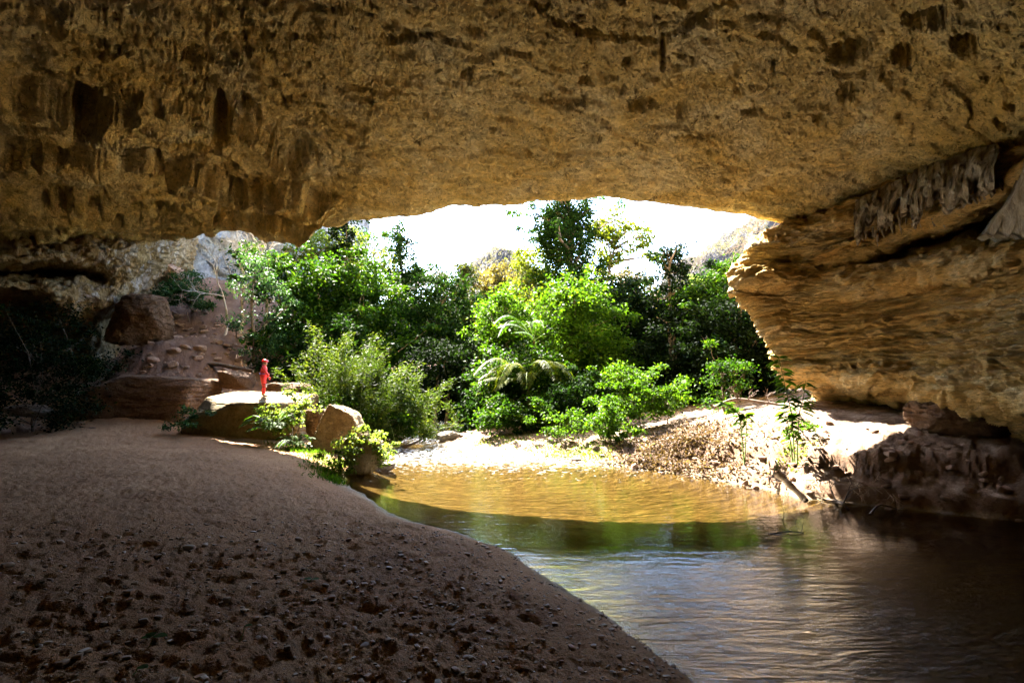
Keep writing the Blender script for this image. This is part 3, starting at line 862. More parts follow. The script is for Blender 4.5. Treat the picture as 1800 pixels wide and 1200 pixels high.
TREE_N = [0]
def tree(name, label, d, base, blobs, mat, dens=1.0, L=0.26, W=0.15, trunk_r=0.16, bark='bark', group=None, cat='tree', hang=0.0, depth=1.0, csize=0.34, up=.25, droop=.2, limbs=True, base_d=None, shell=.5, lean=0.3, rs=1.22):
    TREE_N[0] += 1
    seed = 1000 + TREE_N[0] * 13
    g = np.random.default_rng(seed)
    bp = P(base[0], base[1], base_d or d)
    gz = float(surf([bp[0]], [bp[1]])[0])
    bp[2] = gz - 0.15
    root = tag(empty(name, bp), label, cat, group)
    pts = []; W_ = []
    px2m = d / FPX
    for (px, py, rx, ry) in blobs:
        c = P(px, py, d + g.uniform(-.6, .6) * depth)
        rad = np.array([rx * px2m, min(rx, ry * 1.3) * px2m * depth, ry * px2m]) * rs
        area = math.pi * rad[0] * rad[2]
        n = int(dens * 3.6 * area / (L * W * 0.5)) + 30
        p, cc = clump_points(c, rad, n, seed=seed + int(px), hang=hang, csize=csize, shell=shell)
        pts.append(p); W_.append((c, rad, cc))
    C = np.concatenate(pts)
    V, F = leaf_quads(C, L, W, seed, up=up, droop=droop)
    mesh_obj("crown", V, F, M[mat], root, smooth_shade=False)
    mb = MB()
    top = max(W_, key=lambda w: w[0][2])[0]
    tips = top + np.array([0, .3, 0])
    k = 9
    path = [bp + (tips - bp) * t + np.array([math.sin(t * 5 + seed) * lean, math.cos(t * 4 + seed) * lean, 0]) * t * (1 - t) * 2 for t in np.linspace(0, 1, k)]
    mb.tube(path, np.linspace(trunk_r, trunk_r * 0.2, k), 7)
    if limbs:
        for (c, rad, cc) in W_:
            t0 = g.uniform(.3, .7)
            tt = np.clip((c[2] - rad[2] - bp[2]) / max(tips[2] - bp[2], .1), .1, .85)
            s = bp + (tips - bp) * tt
            for j in range(3):
                e = cc[g.integers(0, len(cc))]
                midp = (s + e) / 2 + g.normal(size=3) * 0.25
                q = np.array([s, s * .5 + midp * .5 + [0, 0, .1], midp, (midp + e) / 2, e])
                mb.tube(q, np.linspace(trunk_r * .4, trunk_r * .08, 5), 5)
    mb.build("trunk", M[bark], root)
    return root

def bare_branches(mb, p, d, L, r, depth, g, spread=.55, up=.15):
    n = 4
    pts = [np.array(p)]
    for i in range(n):
        d = d + g.normal(size=3) * 0.16 + np.array([0, 0, up * .2]); d /= np.linalg.norm(d)
        pts.append(pts[-1] + d * L / n)
    mb.tube(pts, np.linspace(r, r * .62, n + 1), 5 if r > .02 else 3, cap=False)
    if depth == 0: return
    for j in range(3 if depth > 1 else 3):
        q = pts[-1] if j < 2 else pts[2]
        nd = d + g.normal(size=3) * spread; nd[2] += up; nd /= np.linalg.norm(nd)
        bare_branches(mb, q, nd, L * g.uniform(.6, .85), r * .6, depth - 1, g, spread, up)

def bare_tree(name, label, d, base, top, r, depth, mat='pale_bark', group=None, lean=(0, 0, 1), seed=1):
    g = np.random.default_rng(seed)
    bp = P(base[0], base[1], d); gz = ground_z(bp[0], bp[1])
    start = bp.copy(); bp[2] = gz - .1
    root = tag(empty(name, bp), label, 'bare tree', group)
    mb = MB()
    mb.tube([bp, (bp + start) / 2 + [0.15, 0, 0], start], [r * 1.3, r * 1.15, r], 6)
    H = P(top[0], top[1], d)[2] - start[2]
    dirv = P(top[0], top[1], d) - start; dirv /= np.linalg.norm(dirv)
    bare_branches(mb, start, dirv, H * .42, r, depth, g)
    mb.build("trunk", M[mat], root)
    return root

# --- trees, each described by where its crown stands
T = tree
GB = "trees standing on the river banks"
T("feathery_tree", "thin dark feathery tree behind the person, its trunk just left of the red suit", 33, (445, 660), [(470, 478, 42, 26), (432, 505, 30, 26), (495, 545, 40, 40), (432, 572, 34, 30), (480, 600, 40, 34), (450, 640, 34, 18), (445, 455, 26, 14)], 'leaf_blue', .38, .22, .10, .14, csize=.28, base_d=33, rs=.95, shell=.2)
T("broadleaf_tree", "rounded green tree to the right of the thin feathery tree", 38, (530, 690), [(525, 480, 55, 30), (560, 520, 50, 50), (510, 540, 50, 55), (545, 590, 60, 50), (500, 610, 45, 40), (470, 460, 32, 22)], 'leaf_green', 1.0, .30, .18, .2, csize=.4)
T("broadleaf_tree", "pale yellow-green tree with layered foliage just under the left roof edge", 45, (600, 690), [(528, 412, 34, 16), (560, 430, 46, 20), (610, 428, 36, 18), (600, 455, 50, 20), (650, 455, 26, 20), (545, 455, 30, 16), (660, 470, 22, 18)], 'leaf_pale', .75, .30, .18, .2, csize=.4, up=.5)
T("broadleaf_tree", "dense bright green tree in the middle of the left forest", 40, (650, 700), [(630, 495, 52, 36), (650, 540, 56, 50), (600, 560, 50, 50), (680, 590, 38, 55), (630, 620, 50, 45), (600, 480, 30, 20)], 'leaf_green', 1.1, .30, .18, .2, csize=.4)
T("vine_column_tree", "tall dark vine-draped tree rising like a column left of the sky gap", 47, (715, 680), [(700, 390, 12, 8), (702, 404, 16, 14), (700, 425, 17, 20), (722, 412, 8, 12), (706, 460, 22, 30), (712, 505, 32, 45), (715, 560, 38, 50), (735, 470, 18, 20)], 'leaf_dark', 1.3, .30, .18, .22, hang=.6, csize=.3, rs=.95)
T("vine_column_tree", "dark stump of foliage touching the roof edge at its left notch", 44, (604, 690), [(605, 408, 15, 18), (606, 385, 12, 14), (600, 440, 14, 20)], 'leaf_shade', 1.5, .30, .18, .2, hang=.3, csize=.3, limbs=False)
T("sparse_tree", "sparse airy tree beside the roof edge, sky showing through its twigs", 48, (655, 690), [(655, 408, 28, 16), (640, 432, 24, 16), (672, 430, 22, 18), (655, 460, 30, 20)], 'leaf_green', .35, .26, .16, .14, csize=.35)
T("vine_column_tree", "short olive vine-covered column right of the leafless trees", 50, (818, 680), [(813, 462, 17, 16), (816, 490, 22, 26), (820, 530, 26, 34), (815, 570, 32, 36)], 'leaf_olive', 1.3, .30, .18, .22, hang=.6, csize=.3, rs=.95)
T("broadleaf_tree", "dull green tree low in the centre-left of the forest", 44, (765, 700), [(755, 530, 40, 34), (775, 500, 28, 22), (790, 560, 38, 38), (745, 580, 40, 40), (770, 600, 45, 30)], 'leaf_dark', 1.1, .30, .18, .2, csize=.45)
T("broadleaf_tree", "small leafy tree overhanging the dark gap where the river enters", 36, (785, 700), [(785, 612, 34, 24), (765, 640, 38, 28), (815, 650, 26, 28), (775, 675, 44, 26)], 'leaf_shade', 1.0, .27, .16, .15, csize=.35)
T("tan_tree", "tan and ochre bushy tree in front of the dark far hill", 50, (882, 690), [(882, 482, 24, 14), (896, 502, 22, 18), (868, 508, 24, 22), (905, 520, 20, 20)], 'leaf_tan', 1.1, .28, .16, .2, csize=.32)
T("vine_column_tree", "bright green vine-clad tree left of the tallest tree", 38, (880, 700), [(888, 528, 24, 24), (880, 560, 34, 34), (872, 600, 34, 34), (900, 580, 28, 30), (850, 585, 20, 20)], 'leaf_bright', 1.2, .27, .17, .2, csize=.35)
T("broadleaf_tree", "yellow-green tree spreading at the left foot of the tallest tree", 46, (950, 700), [(930, 462, 24, 22), (955, 470, 30, 22), (945, 505, 38, 28), (925, 530, 30, 24), (975, 500, 30, 30), (960, 445, 18, 12)], 'leaf_yellow', .85, .28, .17, .2, csize=.4)
T("tall_tree", "tallest tree, dark twin trunks wrapped in vines up to the roof edge", 42, (1015, 720), [(980, 360, 32, 14), (1024, 360, 20, 16), (990, 385, 34, 22), (1022, 390, 18, 26), (1000, 415, 34, 26), (1008, 445, 30, 28), (1015, 475, 34, 30), (1030, 505, 42, 34), (1045, 540, 46, 40), (958, 375, 16, 14), (955, 402, 14, 12), (968, 432, 14, 16), (1000, 345, 30, 12)], 'leaf_dark', 1.7, .24, .15, .5, hang=.8, csize=.28, rs=1.15)
T("sparse_tree", "wispy light branches reaching left into the sky from the tallest tree", 43, (985, 715), [(930, 372, 26, 12), (918, 395, 20, 12), (945, 392, 22, 18), (955, 430, 22, 22), (925, 420, 14, 8), (1065, 350, 28, 7), (1100, 358, 18, 5), (950, 470, 20, 20)], 'leaf_green', .45, .24, .15, .10, csize=.3)
T("spreading_tree", "yellow-green spreading tree leaning right against the sky", 44, (1030, 700), [(1092, 382, 26, 14), (1115, 400, 26, 16), (1080, 405, 30, 18), (1130, 425, 20, 14), (1095, 430, 34, 16), (1065, 430, 22, 24), (1070, 460, 22, 16), (1115, 450, 30, 9), (1060, 400, 16, 16)], 'leaf_yellow', .8, .28, .18, .22, csize=.33, shell=.3)
T("vine_mound_tree", "broad vine-smothered tree with a bright top in the middle of the right bank", 34, (1010, 720), [(1005, 515, 46, 26), (985, 545, 44, 30), (1040, 545, 48, 36), (1010, 590, 58, 46), (1020, 650, 62, 50), (965, 610, 34, 44), (1060, 610, 40, 50), (985, 680, 50, 36)], 'leaf_bright', 1.3, .25, .15, .25, hang=.3, csize=.32)
T("broadleaf_tree", "green thicket hanging over the water to the right of the dark gap", 31, (890, 742), [(868, 655, 34, 30), (905, 660, 40, 34), (880, 700, 46, 34), (935, 690, 44, 40), (862, 722, 30, 20), (920, 725, 50, 22), (955, 640, 30, 34)], 'leaf_green', 1.1, .23, .13, .14, csize=.3)
T("dark_tree", "very dark upright tree with a ragged top against the right sky", 33, (1190, 720), [(1175, 440, 24, 12), (1195, 458, 26, 18), (1160, 462, 16, 14), (1185, 490, 38, 30), (1190, 535, 44, 40), (1205, 590, 50, 50), (1165, 600, 44, 50), (1195, 650, 56, 46)], 'leaf_shade', 1.3, .25, .16, .25, hang=.2, csize=.3, rs=1.05)
T("dark_tree", "shaded tree filling the gap between the tallest tree and the ragged dark tree", 37, (1105, 720), [(1100, 540, 40, 34), (1130, 590, 45, 50), (1090, 600, 40, 50), (1120, 650, 50, 50)], 'leaf_shade', 1.3, .27, .17, .22, csize=.35)
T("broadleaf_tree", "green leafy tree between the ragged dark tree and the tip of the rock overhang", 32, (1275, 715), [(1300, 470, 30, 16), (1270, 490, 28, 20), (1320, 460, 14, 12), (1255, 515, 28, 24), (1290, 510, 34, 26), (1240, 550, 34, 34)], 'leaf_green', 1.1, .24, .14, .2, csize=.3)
T("dark_tree", "shaded tree directly behind the overhang tip", 30, (1300, 715), [(1290, 550, 50, 40), (1330, 590, 44, 50), (1260, 600, 44, 46), (1300, 650, 60, 44), (1350, 650, 40, 44)], 'leaf_shade', 1.3, .24, .14, .2, csize=.3)
T("vine_tree", "slender viny tree with small lit leaves left of the seedlings on the bank", 25, (1275, 722), [(1265, 625, 18, 24), (1258, 655, 20, 20), (1285, 670, 22, 24), (1275, 700, 26, 18), (1310, 640, 24, 16)], 'leaf_green', .6, .16, .10, .07, csize=.22)
T("small_tree", "scrap of bright foliage peeping under the right roof edge", 42, (1392, 640), [(1388, 401, 14, 7), (1375, 408, 8, 4)], 'leaf_bright', 1.0, .26, .16, .12, csize=.25, limbs=False)
T("olive_tree", "pale olive-grey tree glimpsed right of the tallest tree", 62, (1105, 650), [(1090, 490, 26, 20), (1120, 500, 30, 22), (1075, 505, 20, 20), (1110, 520, 40, 20)], 'leaf_tan', .9, .34, .2, .2, csize=.45)
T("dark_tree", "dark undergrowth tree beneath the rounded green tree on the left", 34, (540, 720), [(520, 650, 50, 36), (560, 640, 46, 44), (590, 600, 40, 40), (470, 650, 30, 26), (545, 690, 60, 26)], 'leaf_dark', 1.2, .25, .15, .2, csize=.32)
# forest at the back: same dark kind seen only through gaps
k = 0
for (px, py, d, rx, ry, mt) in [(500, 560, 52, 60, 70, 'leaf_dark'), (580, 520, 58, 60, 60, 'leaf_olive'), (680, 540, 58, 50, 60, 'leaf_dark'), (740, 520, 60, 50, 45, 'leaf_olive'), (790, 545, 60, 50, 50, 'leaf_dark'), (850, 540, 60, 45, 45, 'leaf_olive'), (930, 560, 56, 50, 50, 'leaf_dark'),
                             (1080, 560, 55, 60, 50, 'leaf_dark'), (1160, 560, 58, 60, 50, 'leaf_dark'), (1240, 540, 52, 50, 50, 'leaf_dark'), (1320, 540, 50, 60, 55, 'leaf_dark'), (620, 640, 48, 60, 50, 'leaf_dark'), (720, 640, 48, 60, 50, 'leaf_shade'), (800, 650, 50, 60, 50, 'leaf_shade'), (880, 640, 48, 60, 50, 'leaf_shade'), (1400, 560, 44, 60, 80, 'leaf_dark')]:
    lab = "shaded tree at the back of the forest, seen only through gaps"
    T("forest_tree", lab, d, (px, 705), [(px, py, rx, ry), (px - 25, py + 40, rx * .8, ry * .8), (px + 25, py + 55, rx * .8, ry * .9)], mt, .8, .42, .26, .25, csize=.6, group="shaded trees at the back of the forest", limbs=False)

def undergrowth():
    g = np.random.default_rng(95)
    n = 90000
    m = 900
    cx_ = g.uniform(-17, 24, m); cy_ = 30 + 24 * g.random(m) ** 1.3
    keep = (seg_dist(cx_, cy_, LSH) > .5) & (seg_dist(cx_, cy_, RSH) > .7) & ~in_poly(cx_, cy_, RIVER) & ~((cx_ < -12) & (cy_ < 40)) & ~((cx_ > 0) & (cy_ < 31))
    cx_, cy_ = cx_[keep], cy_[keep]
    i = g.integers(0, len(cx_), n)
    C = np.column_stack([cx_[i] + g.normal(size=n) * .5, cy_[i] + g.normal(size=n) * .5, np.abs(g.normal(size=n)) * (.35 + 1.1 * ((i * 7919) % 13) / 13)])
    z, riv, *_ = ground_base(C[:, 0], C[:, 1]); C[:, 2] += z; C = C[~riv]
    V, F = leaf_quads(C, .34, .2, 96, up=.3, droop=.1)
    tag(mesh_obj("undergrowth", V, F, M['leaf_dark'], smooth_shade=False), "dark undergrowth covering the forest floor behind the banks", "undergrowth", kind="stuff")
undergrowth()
# leafless trees
bare_tree("bare_tree", "pale leafless tree in front of the grey cliff, nearest the slope", 42, (412, 520), (402, 440), .09, 4, seed=3)
bare_tree("bare_tree", "leafless tree with twin stems beside the pale tree before the grey cliff", 43, (432, 520), (455, 415), .12, 5, seed=5)
bare_tree("bare_tree", "leafless tree with spreading twigs right of the grey cliff", 46, (480, 500), (520, 410), .12, 5, seed=8)
bare_tree("bare_tree", "fine leafless tree under the left roof notch against the sky", 50, (650, 500), (640, 400), .12, 5, seed=11, mat='bark')
bare_tree("bare_tree", "leafless tree fanning out against the sky left of the olive column", 52, (775, 540), (770, 455), .12, 5, seed=14, mat='pale_bark')
bare_tree("bare_tree", "leafless tree leaning left beside the tall vine column", 52, (750, 540), (748, 460), .10, 4, seed=19, mat='pale_bark')
bare_tree("bare_tree", "tiny leafless tree at the edge of the olive column", 55, (835, 540), (845, 475), .09, 4, seed=23, mat='pale_bark')
bare_tree("bare_tree", "leafless tree in the sky gap right of the tallest tree", 58, (1118, 540), (1120, 470), .14, 5, seed=27, mat='bark')
bare_tree("bare_tree", "leafless tree against the grey hillside above the ragged dark tree", 60, (1240, 520), (1245, 445), .14, 5, seed=31, mat='bark')
bare_tree("bare_tree", "slender pale leafless tree rising from the bare red earth, left of the feathery tree", 36, (398, 545), (392, 430), .07, 4, seed=41)
bare_tree("bare_tree", "forked pale leafless tree behind the feathery tree's left edge", 37, (425, 530), (440, 415), .08, 5, seed=43)
bare_tree("bare_tree", "thick pale leafless tree leaning towards the roof edge beside the grey cliff", 38, (468, 500), (485, 405), .10, 5, seed=47)
def hanging_branch():
    g = np.random.default_rng(77)
    s = P(1385, 388, 26)
    mb = MB()
    for e in [P(1300, 378, 27), P(1272, 420, 27), P(1320, 400, 26.5)]:
        dv = e - s; L = np.linalg.norm(dv); dv /= L
        bare_branches(mb, s + g.normal(size=3) * .05, dv, L * .45, .035, 4, g, .45, -.05)
    o = mb.build("hanging_branch", M['bark'], loc=s)
    tag(o, "bare branch hanging from the roof edge at the right of the sky", "branch")
hanging_branch()

# ------------------------------------------------------------------ hills
def hill(name, cx, cy, rx, ry, h, z0, mat, seed, fuzz, fl):
    u = np.linspace(-1, 1, 90)
    X, Y = np.meshgrid(cx + u * rx, cy + u * ry, indexing='ij')
    R2 = ((X - cx) / rx) ** 2 + ((Y - cy) / ry) ** 2
    p = np.stack([X, Y, 0 * X], -1)
    Z = z0 + h * np.clip(1 - R2, -1, 1) * (1 + .3 * fbm(p, 3.0 / rx, 3, seed)) + fbm(p, 8 / rx, 4, seed + 2, ridged=True) * h * 0.10
    V = np.stack([X, Y, Z], -1)
    o = mesh_obj(name, V.reshape(-1, 3), grid_faces(90, 90), M[mat])
    tag(o, kind="structure")
    g = np.random.default_rng(seed)
    flat = V.reshape(-1, 3); flat = flat[(flat[:, 1] < cy + ry * .1) & (flat[:, 2] > z0)]
    idx = g.integers(0, len(flat), fuzz)
    C = flat[idx] + g.normal(size=(fuzz, 3)) * np.array([.5, .5, .4]) + [0, 0, .4]
    V2, F2 = leaf_quads(C, .9, .14, seed, up=.1, droop=-.5)
    w = mesh_obj("far_scrub", V2, F2, M[fl], smooth_shade=False)
    tag(w, kind="stuff")
    return o
hill("hill", -3, 128, 12, 16, 13, 24, 'hill', 401, 5000, 'leaf_grey')
hill("hill", 74, 130, 46, 24, 33, 14, 'hill', 411, 26000, 'leaf_grey')
hill("hill", 15, 150, 60, 24, 14, 14, 'hill', 421, 22000, 'leaf_grey')

# ------------------------------------------------------------------ bushes and small plants
def bush(label, d, base, blobs, mat, **kw):
    kw.setdefault('cat', 'bush'); kw.setdefault('trunk_r', .035); kw.setdefault('csize', .16)
    return tree(kw.pop('name', 'bush'), label, d, base, blobs, mat, kw.pop('dens', .9), kw.pop('L', .15), kw.pop('W', .10), **kw)
bush("tall bright bush in the middle of the far bank beside the leaf litter", 25, (1125, 745), [(1108, 655, 34, 22), (1090, 680, 30, 28), (1130, 680, 34, 28), (1118, 715, 44, 24)], 'leaf_bright')
bush("bright bush at the right end of the row, against the dark forest", 25.2, (1170, 735), [(1178, 685, 26, 18), (1160, 705, 34, 20), (1195, 695, 14, 12)], 'leaf_bright')
bush("rounded green bush at the water side of the tall bright bush", 23.4, (1075, 770), [(1050, 728, 36, 26), (1090, 735, 38, 24), (1070, 750, 44, 20)], 'leaf_bright')
bush("low pale-green bush left of the rounded green bush", 24.2, (985, 765), [(985, 742, 30, 18), (1005, 752, 20, 12)], 'leaf_bright')
bush("small scrubby bush at the foot of the thicket by the dark gap", 27, (870, 760), [(872, 740, 30, 16), (905, 750, 26, 10)], 'leaf_green')
bush("lone blue-green bush high on the rubble slope", 38, (335, 545), [(322, 500, 30, 16), (340, 515, 34, 22), (312, 520, 28, 18), (350, 535, 18, 10)], 'leaf_blue', L=.24, W=.10, csize=.25)
bush("small dark bush between the two big boulders", 23, (322, 752), [(312, 738, 20, 10), (335, 735, 18, 11), (325, 728, 14, 8)], 'leaf_blue', L=.14, W=.06, csize=.12, dens=.6)
bush("dark shaded bush sprawling across the cave's left edge", 23, (60, 745), [(20, 640, 70, 50), (70, 690, 60, 40), (10, 710, 60, 40), (110, 650, 40, 40), (120, 700, 36, 26), (60, 600, 50, 34)], 'leaf_shade', L=.16, W=.09, csize=.3, dens=.5, trunk_r=.06)
bush("dark shaded bush creeping up under the pale cave wall", 26, (150, 690), [(145, 620, 40, 34), (110, 580, 36, 30), (165, 660, 30, 20), (90, 545, 30, 20)], 'leaf_shade', L=.16, W=.09, csize=.3, dens=.35, trunk_r=.05)

bush("leafy shrub at the foot of the centre palm", 27.8, (905, 752), [(905, 712, 36, 24), (875, 728, 30, 20), (940, 722, 36, 24), (925, 738, 40, 14)], 'leaf_green', L=.18, W=.11, csize=.22)
bush("dark green shrub between the palm and the tall bright bush", 27.5, (985, 755), [(980, 700, 34, 26), (1010, 712, 34, 24), (1035, 690, 30, 30)], 'leaf_dark', L=.18, W=.11, csize=.22)
def willow_bush():
    """bamboo-like bush: long arching stems with narrow leaves"""
    g = np.random.default_rng(91)
    bp = P(652, 765, 27.8); bp[2] = ground_z(bp[0], bp[1]) - .1
    root = tag(empty("bamboo_thicket", bp), "feathery bamboo-like thicket arching over the river behind the rocks", "bamboo")
    mb = MB(); C = []; DD = []
    for i in range(210):
        a = g.uniform(0, 2 * math.pi)
        b0 = bp + np.array([g.normal() * 1.55, g.normal() * .8, 0])
        H = g.uniform(1.0, 6.6) * (1 - .12 * (b0[0] - bp[0])) ; out = g.uniform(.5, 1.9)
        dx = math.cos(a) * out + (0.5 if g.random() < .6 else -.3); dy = math.sin(a) * out * .8 - .3
        t = np.linspace(0, 1, 8)
        pts = b0 + np.stack([dx * t ** 1.6, dy * t ** 1.6, H * (t - .28 * t ** 3)], -1)
        mb.tube(pts, np.linspace(.018, .004, 8), 3, cap=False)
        n = 190
        tt = np.clip(g.beta(2.2, 1.3, n), 0, 1)
        q = np.stack([np.interp(tt, t, pts[:, j]) for j in range(3)], -1) + g.normal(size=(n, 3)) * .13
        C.append(q); DD.append(np.tile([dx * .8, dy * .6, .25], (n, 1)))
    V, F = leaf_quads(np.concatenate(C), .22, .045, 92, up=.1, droop=-.1, spread=np.concatenate(DD))
    mesh_obj("foliage", V, F, M['leaf_willow'], root, smooth_shade=False)
    mb.build("stem", M['stem'], root)
M['leaf_willow'] = leaf_mat('leaf_willow', (0.010, 0.024, 0.003), (0.034, 0.052, 0.008), (0.11, 0.12, 0.02), .4)
willow_bush()
bush("dark leafy shrub trailing at the water's edge below the bamboo thicket", 27, (690, 770), [(700, 725, 28, 22), (690, 750, 34, 14), (655, 745, 34, 22), (715, 745, 16, 12), (600, 720, 34, 30)], 'leaf_green', dens=.9, L=.17, W=.1, csize=.2)

def frond(C, F_, n0, base, heading, length, rise, droop, g, nl=46, ll=.45, lw=.03, side_droop=.3):
    """one pinnate leaf; returns rachis points, appends leaflets"""
    t = np.linspace(0, 1, 12)
    hx, hy = math.cos(heading), math.sin(heading)
    pts = base + np.stack([hx * length * t, hy * length * t, rise * t - droop * t ** 2.2], -1)
    T_ = np.gradient(pts, axis=0); T_ /= np.linalg.norm(T_, axis=1, keepdims=True)
    V, F = [], []
    for s in (-1, 1):
        for i in range(nl):
            u = .12 + .88 * (i + g.uniform(-.3, .3)) / nl
            u = min(max(u, 0), 1)
            p = np.array([np.interp(u, t, pts[:, j]) for j in range(3)])
            tg = np.array([np.interp(u, t, T_[:, j]) for j in range(3)])
            sd = np.cross(tg, [0, 0, 1]); sd /= max(np.linalg.norm(sd), 1e-6)
            l = ll * (math.sin(math.pi * min(u * .85 + .12, 1)) ** .6) * g.uniform(.85, 1.1)
            d1 = sd * s * .85 + tg * .55 + np.array([0, 0, .05]); d1 /= np.linalg.norm(d1)
            m_ = p + d1 * l * .5; e = p + d1 * l - np.array([0, 0, side_droop * l])
            wv = np.cross(d1, [0, 0, 1]); wv /= max(np.linalg.norm(wv), 1e-6)
            k0 = n0 + len(V)
            V += [p, m_ + wv * lw, e, m_ - wv * lw]
            F.append([k0, k0 + 1, k0 + 2, k0 + 3])
    C.append(np.array(V)); F_.extend(F)
    return pts, n0 + len(V)

def palm(name, label, d, crown_px, base_px, n, length, seed, mat, ll=.5, lw=.035, droop=1.6, rise=1.5, nl=46, trunk=.1, cat='palm'):
    g = np.random.default_rng(seed)
    c = P(crown_px[0], crown_px[1], d); b = P(base_px[0], base_px[1], d); b[2] = ground_z(b[0], b[1]) - .1
    root = tag(empty(name, b), label, cat)
    if trunk:
        mb = MB(); mb.tube([b, (b + c) / 2 + [.1, 0, 0], c], [trunk, trunk * .9, trunk * .7], 8); mb.build("trunk", M['bark'], root)
    for i in range(n):
        h = 2 * math.pi * (i + g.uniform(-.3, .3)) / n
        if name == 'palm': h += .7 * math.sin(h)
        Cc, Ff = [], []
        r_ = g.uniform(.3, 1.6)
        pts, _ = frond(Cc, Ff, 0, c, h, length * g.uniform(.8, 1.1), rise * r_, droop * g.uniform(.8, 1.2) * r_, g, nl, ll, lw)
        o = mesh_obj("frond", Cc[0], np.array(Ff), M[mat], root, smooth_shade=False)
        mb = MB(); mb.tube(pts, np.linspace(.03, .006, len(pts)) * (length / 3), 4, cap=False); mb.build("leaf_stalk", M['stem'], o)
    return root
palm("palm", "palm with arching fronds in front of the green thicket, centre of the forest", 30.0, (928, 684), (928, 745), 17, 2.9, 5, 'leaf_yellow', ll=.7, lw=.02, droop=3.4, rise=3.4, nl=64)
palm("palm", "second palm whose upright fronds show above the centre palm", 32, (938, 600), (938, 720), 9, 2.4, 9, 'leaf_green', ll=.6, lw=.03, droop=2.4, rise=3.0)
palm("palm", "small distant palm above the ragged dark tree's right shoulder", 44, (1240, 500), (1240, 690), 11, 2.0, 12, 'leaf_pale', ll=.5, lw=.03, droop=1.2, rise=1.6)
palm("fern", "bright fern arching in front of the sunlit boulder", 21.6, (478, 757), (478, 785), 22, 1.2, 21, 'leaf_bright', ll=.24, lw=.02, droop=1.5, rise=1.7, nl=40, trunk=0, cat='fern')
palm("fern", "bright fern at the sand edge left of the tilted slab", 20.6, (520, 785), (520, 800), 14, .8, 25, 'leaf_bright', ll=.2, lw=.02, droop=1.0, rise=1.1, nl=36, trunk=0, cat='fern')
bush("leafy plant with round lit leaves climbing the right half of the sunlit boulder", 21.9, (505, 790), [(515, 705, 22, 16), (500, 730, 24, 20), (530, 740, 22, 20), (485, 745, 20, 16), (545, 715, 14, 10), (470, 720, 14, 10), (535, 700, 16, 8)], 'leaf_pale', L=.14, W=.12, dens=.6, csize=.10)
bush("pale bright shrub growing over the rock at the water's edge", 17.75, (635, 815), [(640, 768, 28, 14), (615, 780, 30, 16), (660, 782, 22, 16), (592, 800, 24, 16), (640, 790, 34, 14), (605, 812, 20, 12), (668, 800, 12, 14)], 'leaf_pale', L=.11, W=.08, dens=.9, csize=.09)
def grass_strip():
    g = np.random.default_rng(61)
    C = []
    path = np.array([Gpt(*p, .35)[:2] for p in [(500, 790), (540, 800), (570, 815), (590, 826), (602, 834)]])
    for i in range(2200):
        t = g.random() * (len(path) - 1); a = int(t); q = path[a] * (1 - t + a) + path[min(a + 1, len(path) - 1)] * (t - a)
        x, y = q + g.normal(size=2) * np.array([.35, .3])
        C.append([x, y])
    C = np.array(C); z = surf(C[:, 0], C[:, 1])
    C = np.column_stack([C, z]); C = C[z > .03]
    V, F = leaf_quads(C, .16, .03, 62, up=.1, droop=-1.4)
    tag(mesh_obj("grass", V, F, M['leaf_bright'], smooth_shade=False), "bright grass growing along the river edge below the ferns", "grass", kind="stuff")
grass_strip()
def bank_green():
    g = np.random.default_rng(63)
    n = 5200
    C = []
    for (px, py, d, s, m) in [(1030, 790, 21.5, .9, 900), (980, 790, 22.5, .8, 500), (880, 768, 26, .7, 600), (1260, 800, 16, .25, 60), (1300, 800, 15.5, .2, 60), (1395, 770, 16, .3, 200), (1020, 775, 24, 1.6, 700)]:
        c = P(px, py, d)
        q = c[:2] + g.normal(size=(m, 2)) * s
        C.append(q)
    C = np.concatenate(C); z, riv, *_ = ground_base(C[:, 0], C[:, 1]); C = np.column_stack([C, surf(C[:, 0], C[:, 1])])[~riv]
    V, F = leaf_quads(C, .13, .05, 64, up=.1, droop=-.9)
    tag(mesh_obj("ground_cover", V, F, M['leaf_pale'], smooth_shade=False), "low green sprouts scattered on the far bank", "ground cover", kind="stuff")
bank_green()

def lance_plant(name, label, d, stems, mat, seed, L=.42, W=.085):
    g = np.random.default_rng(seed)
    b = P(*stems[0][0], d); gz = float(surf([b[0]], [b[1]])[0])
    root = tag(empty(name, (b[0], b[1], gz - .03)), label, 'seedling')
    for st in stems:
        pts = np.array([P(px, py, d) for px, py in st]); pts[0][2] = gz - .05
        pts = catmull(pts, 5)
        mb = MB(); mb.tube(pts, np.linspace(.022, .008, len(pts)), 5)
        stem = mb.build("stem", M['stem'], root)
        n = int(len(pts) * 4.2)
        t = g.uniform(len(pts) * .22, len(pts) - 1, n)
        C = np.stack([np.interp(t, np.arange(len(pts)), pts[:, j]) for j in range(3)], -1)
        sp = np.stack([g.choice([-1.6, 1.6], n), g.normal(size=n) * .8, g.uniform(-.7, .9, n)], -1)
        # lance leaves: six-point blades
        D = sp + g.normal(size=(n, 3)) * .3; D /= np.linalg.norm(D, axis=1, keepdims=True)
        S = np.cross(D, np.array([0, 0, 1.0]) + g.normal(size=(n, 3)) * .5); S /= np.linalg.norm(S, axis=1, keepdims=True)
        l = (L * g.uniform(.6, 1.1, n))[:, None]; w = W
        dn = np.array([0, 0, -1.0])
        v = [C, C + D * l * .3 + S * w * .5, C + D * l * .7 + S * w * .4 + dn * l * .08, C + D * l + dn * l * .25, C + D * l * .7 - S * w * .4 + dn * l * .08, C + D * l * .3 - S * w * .5]
        V = np.stack(v, 1).reshape(-1, 3); F = np.arange(6 * n).reshape(n, 6)
        mesh_obj("foliage", V, F, M[mat], root, smooth_shade=False)
    return root
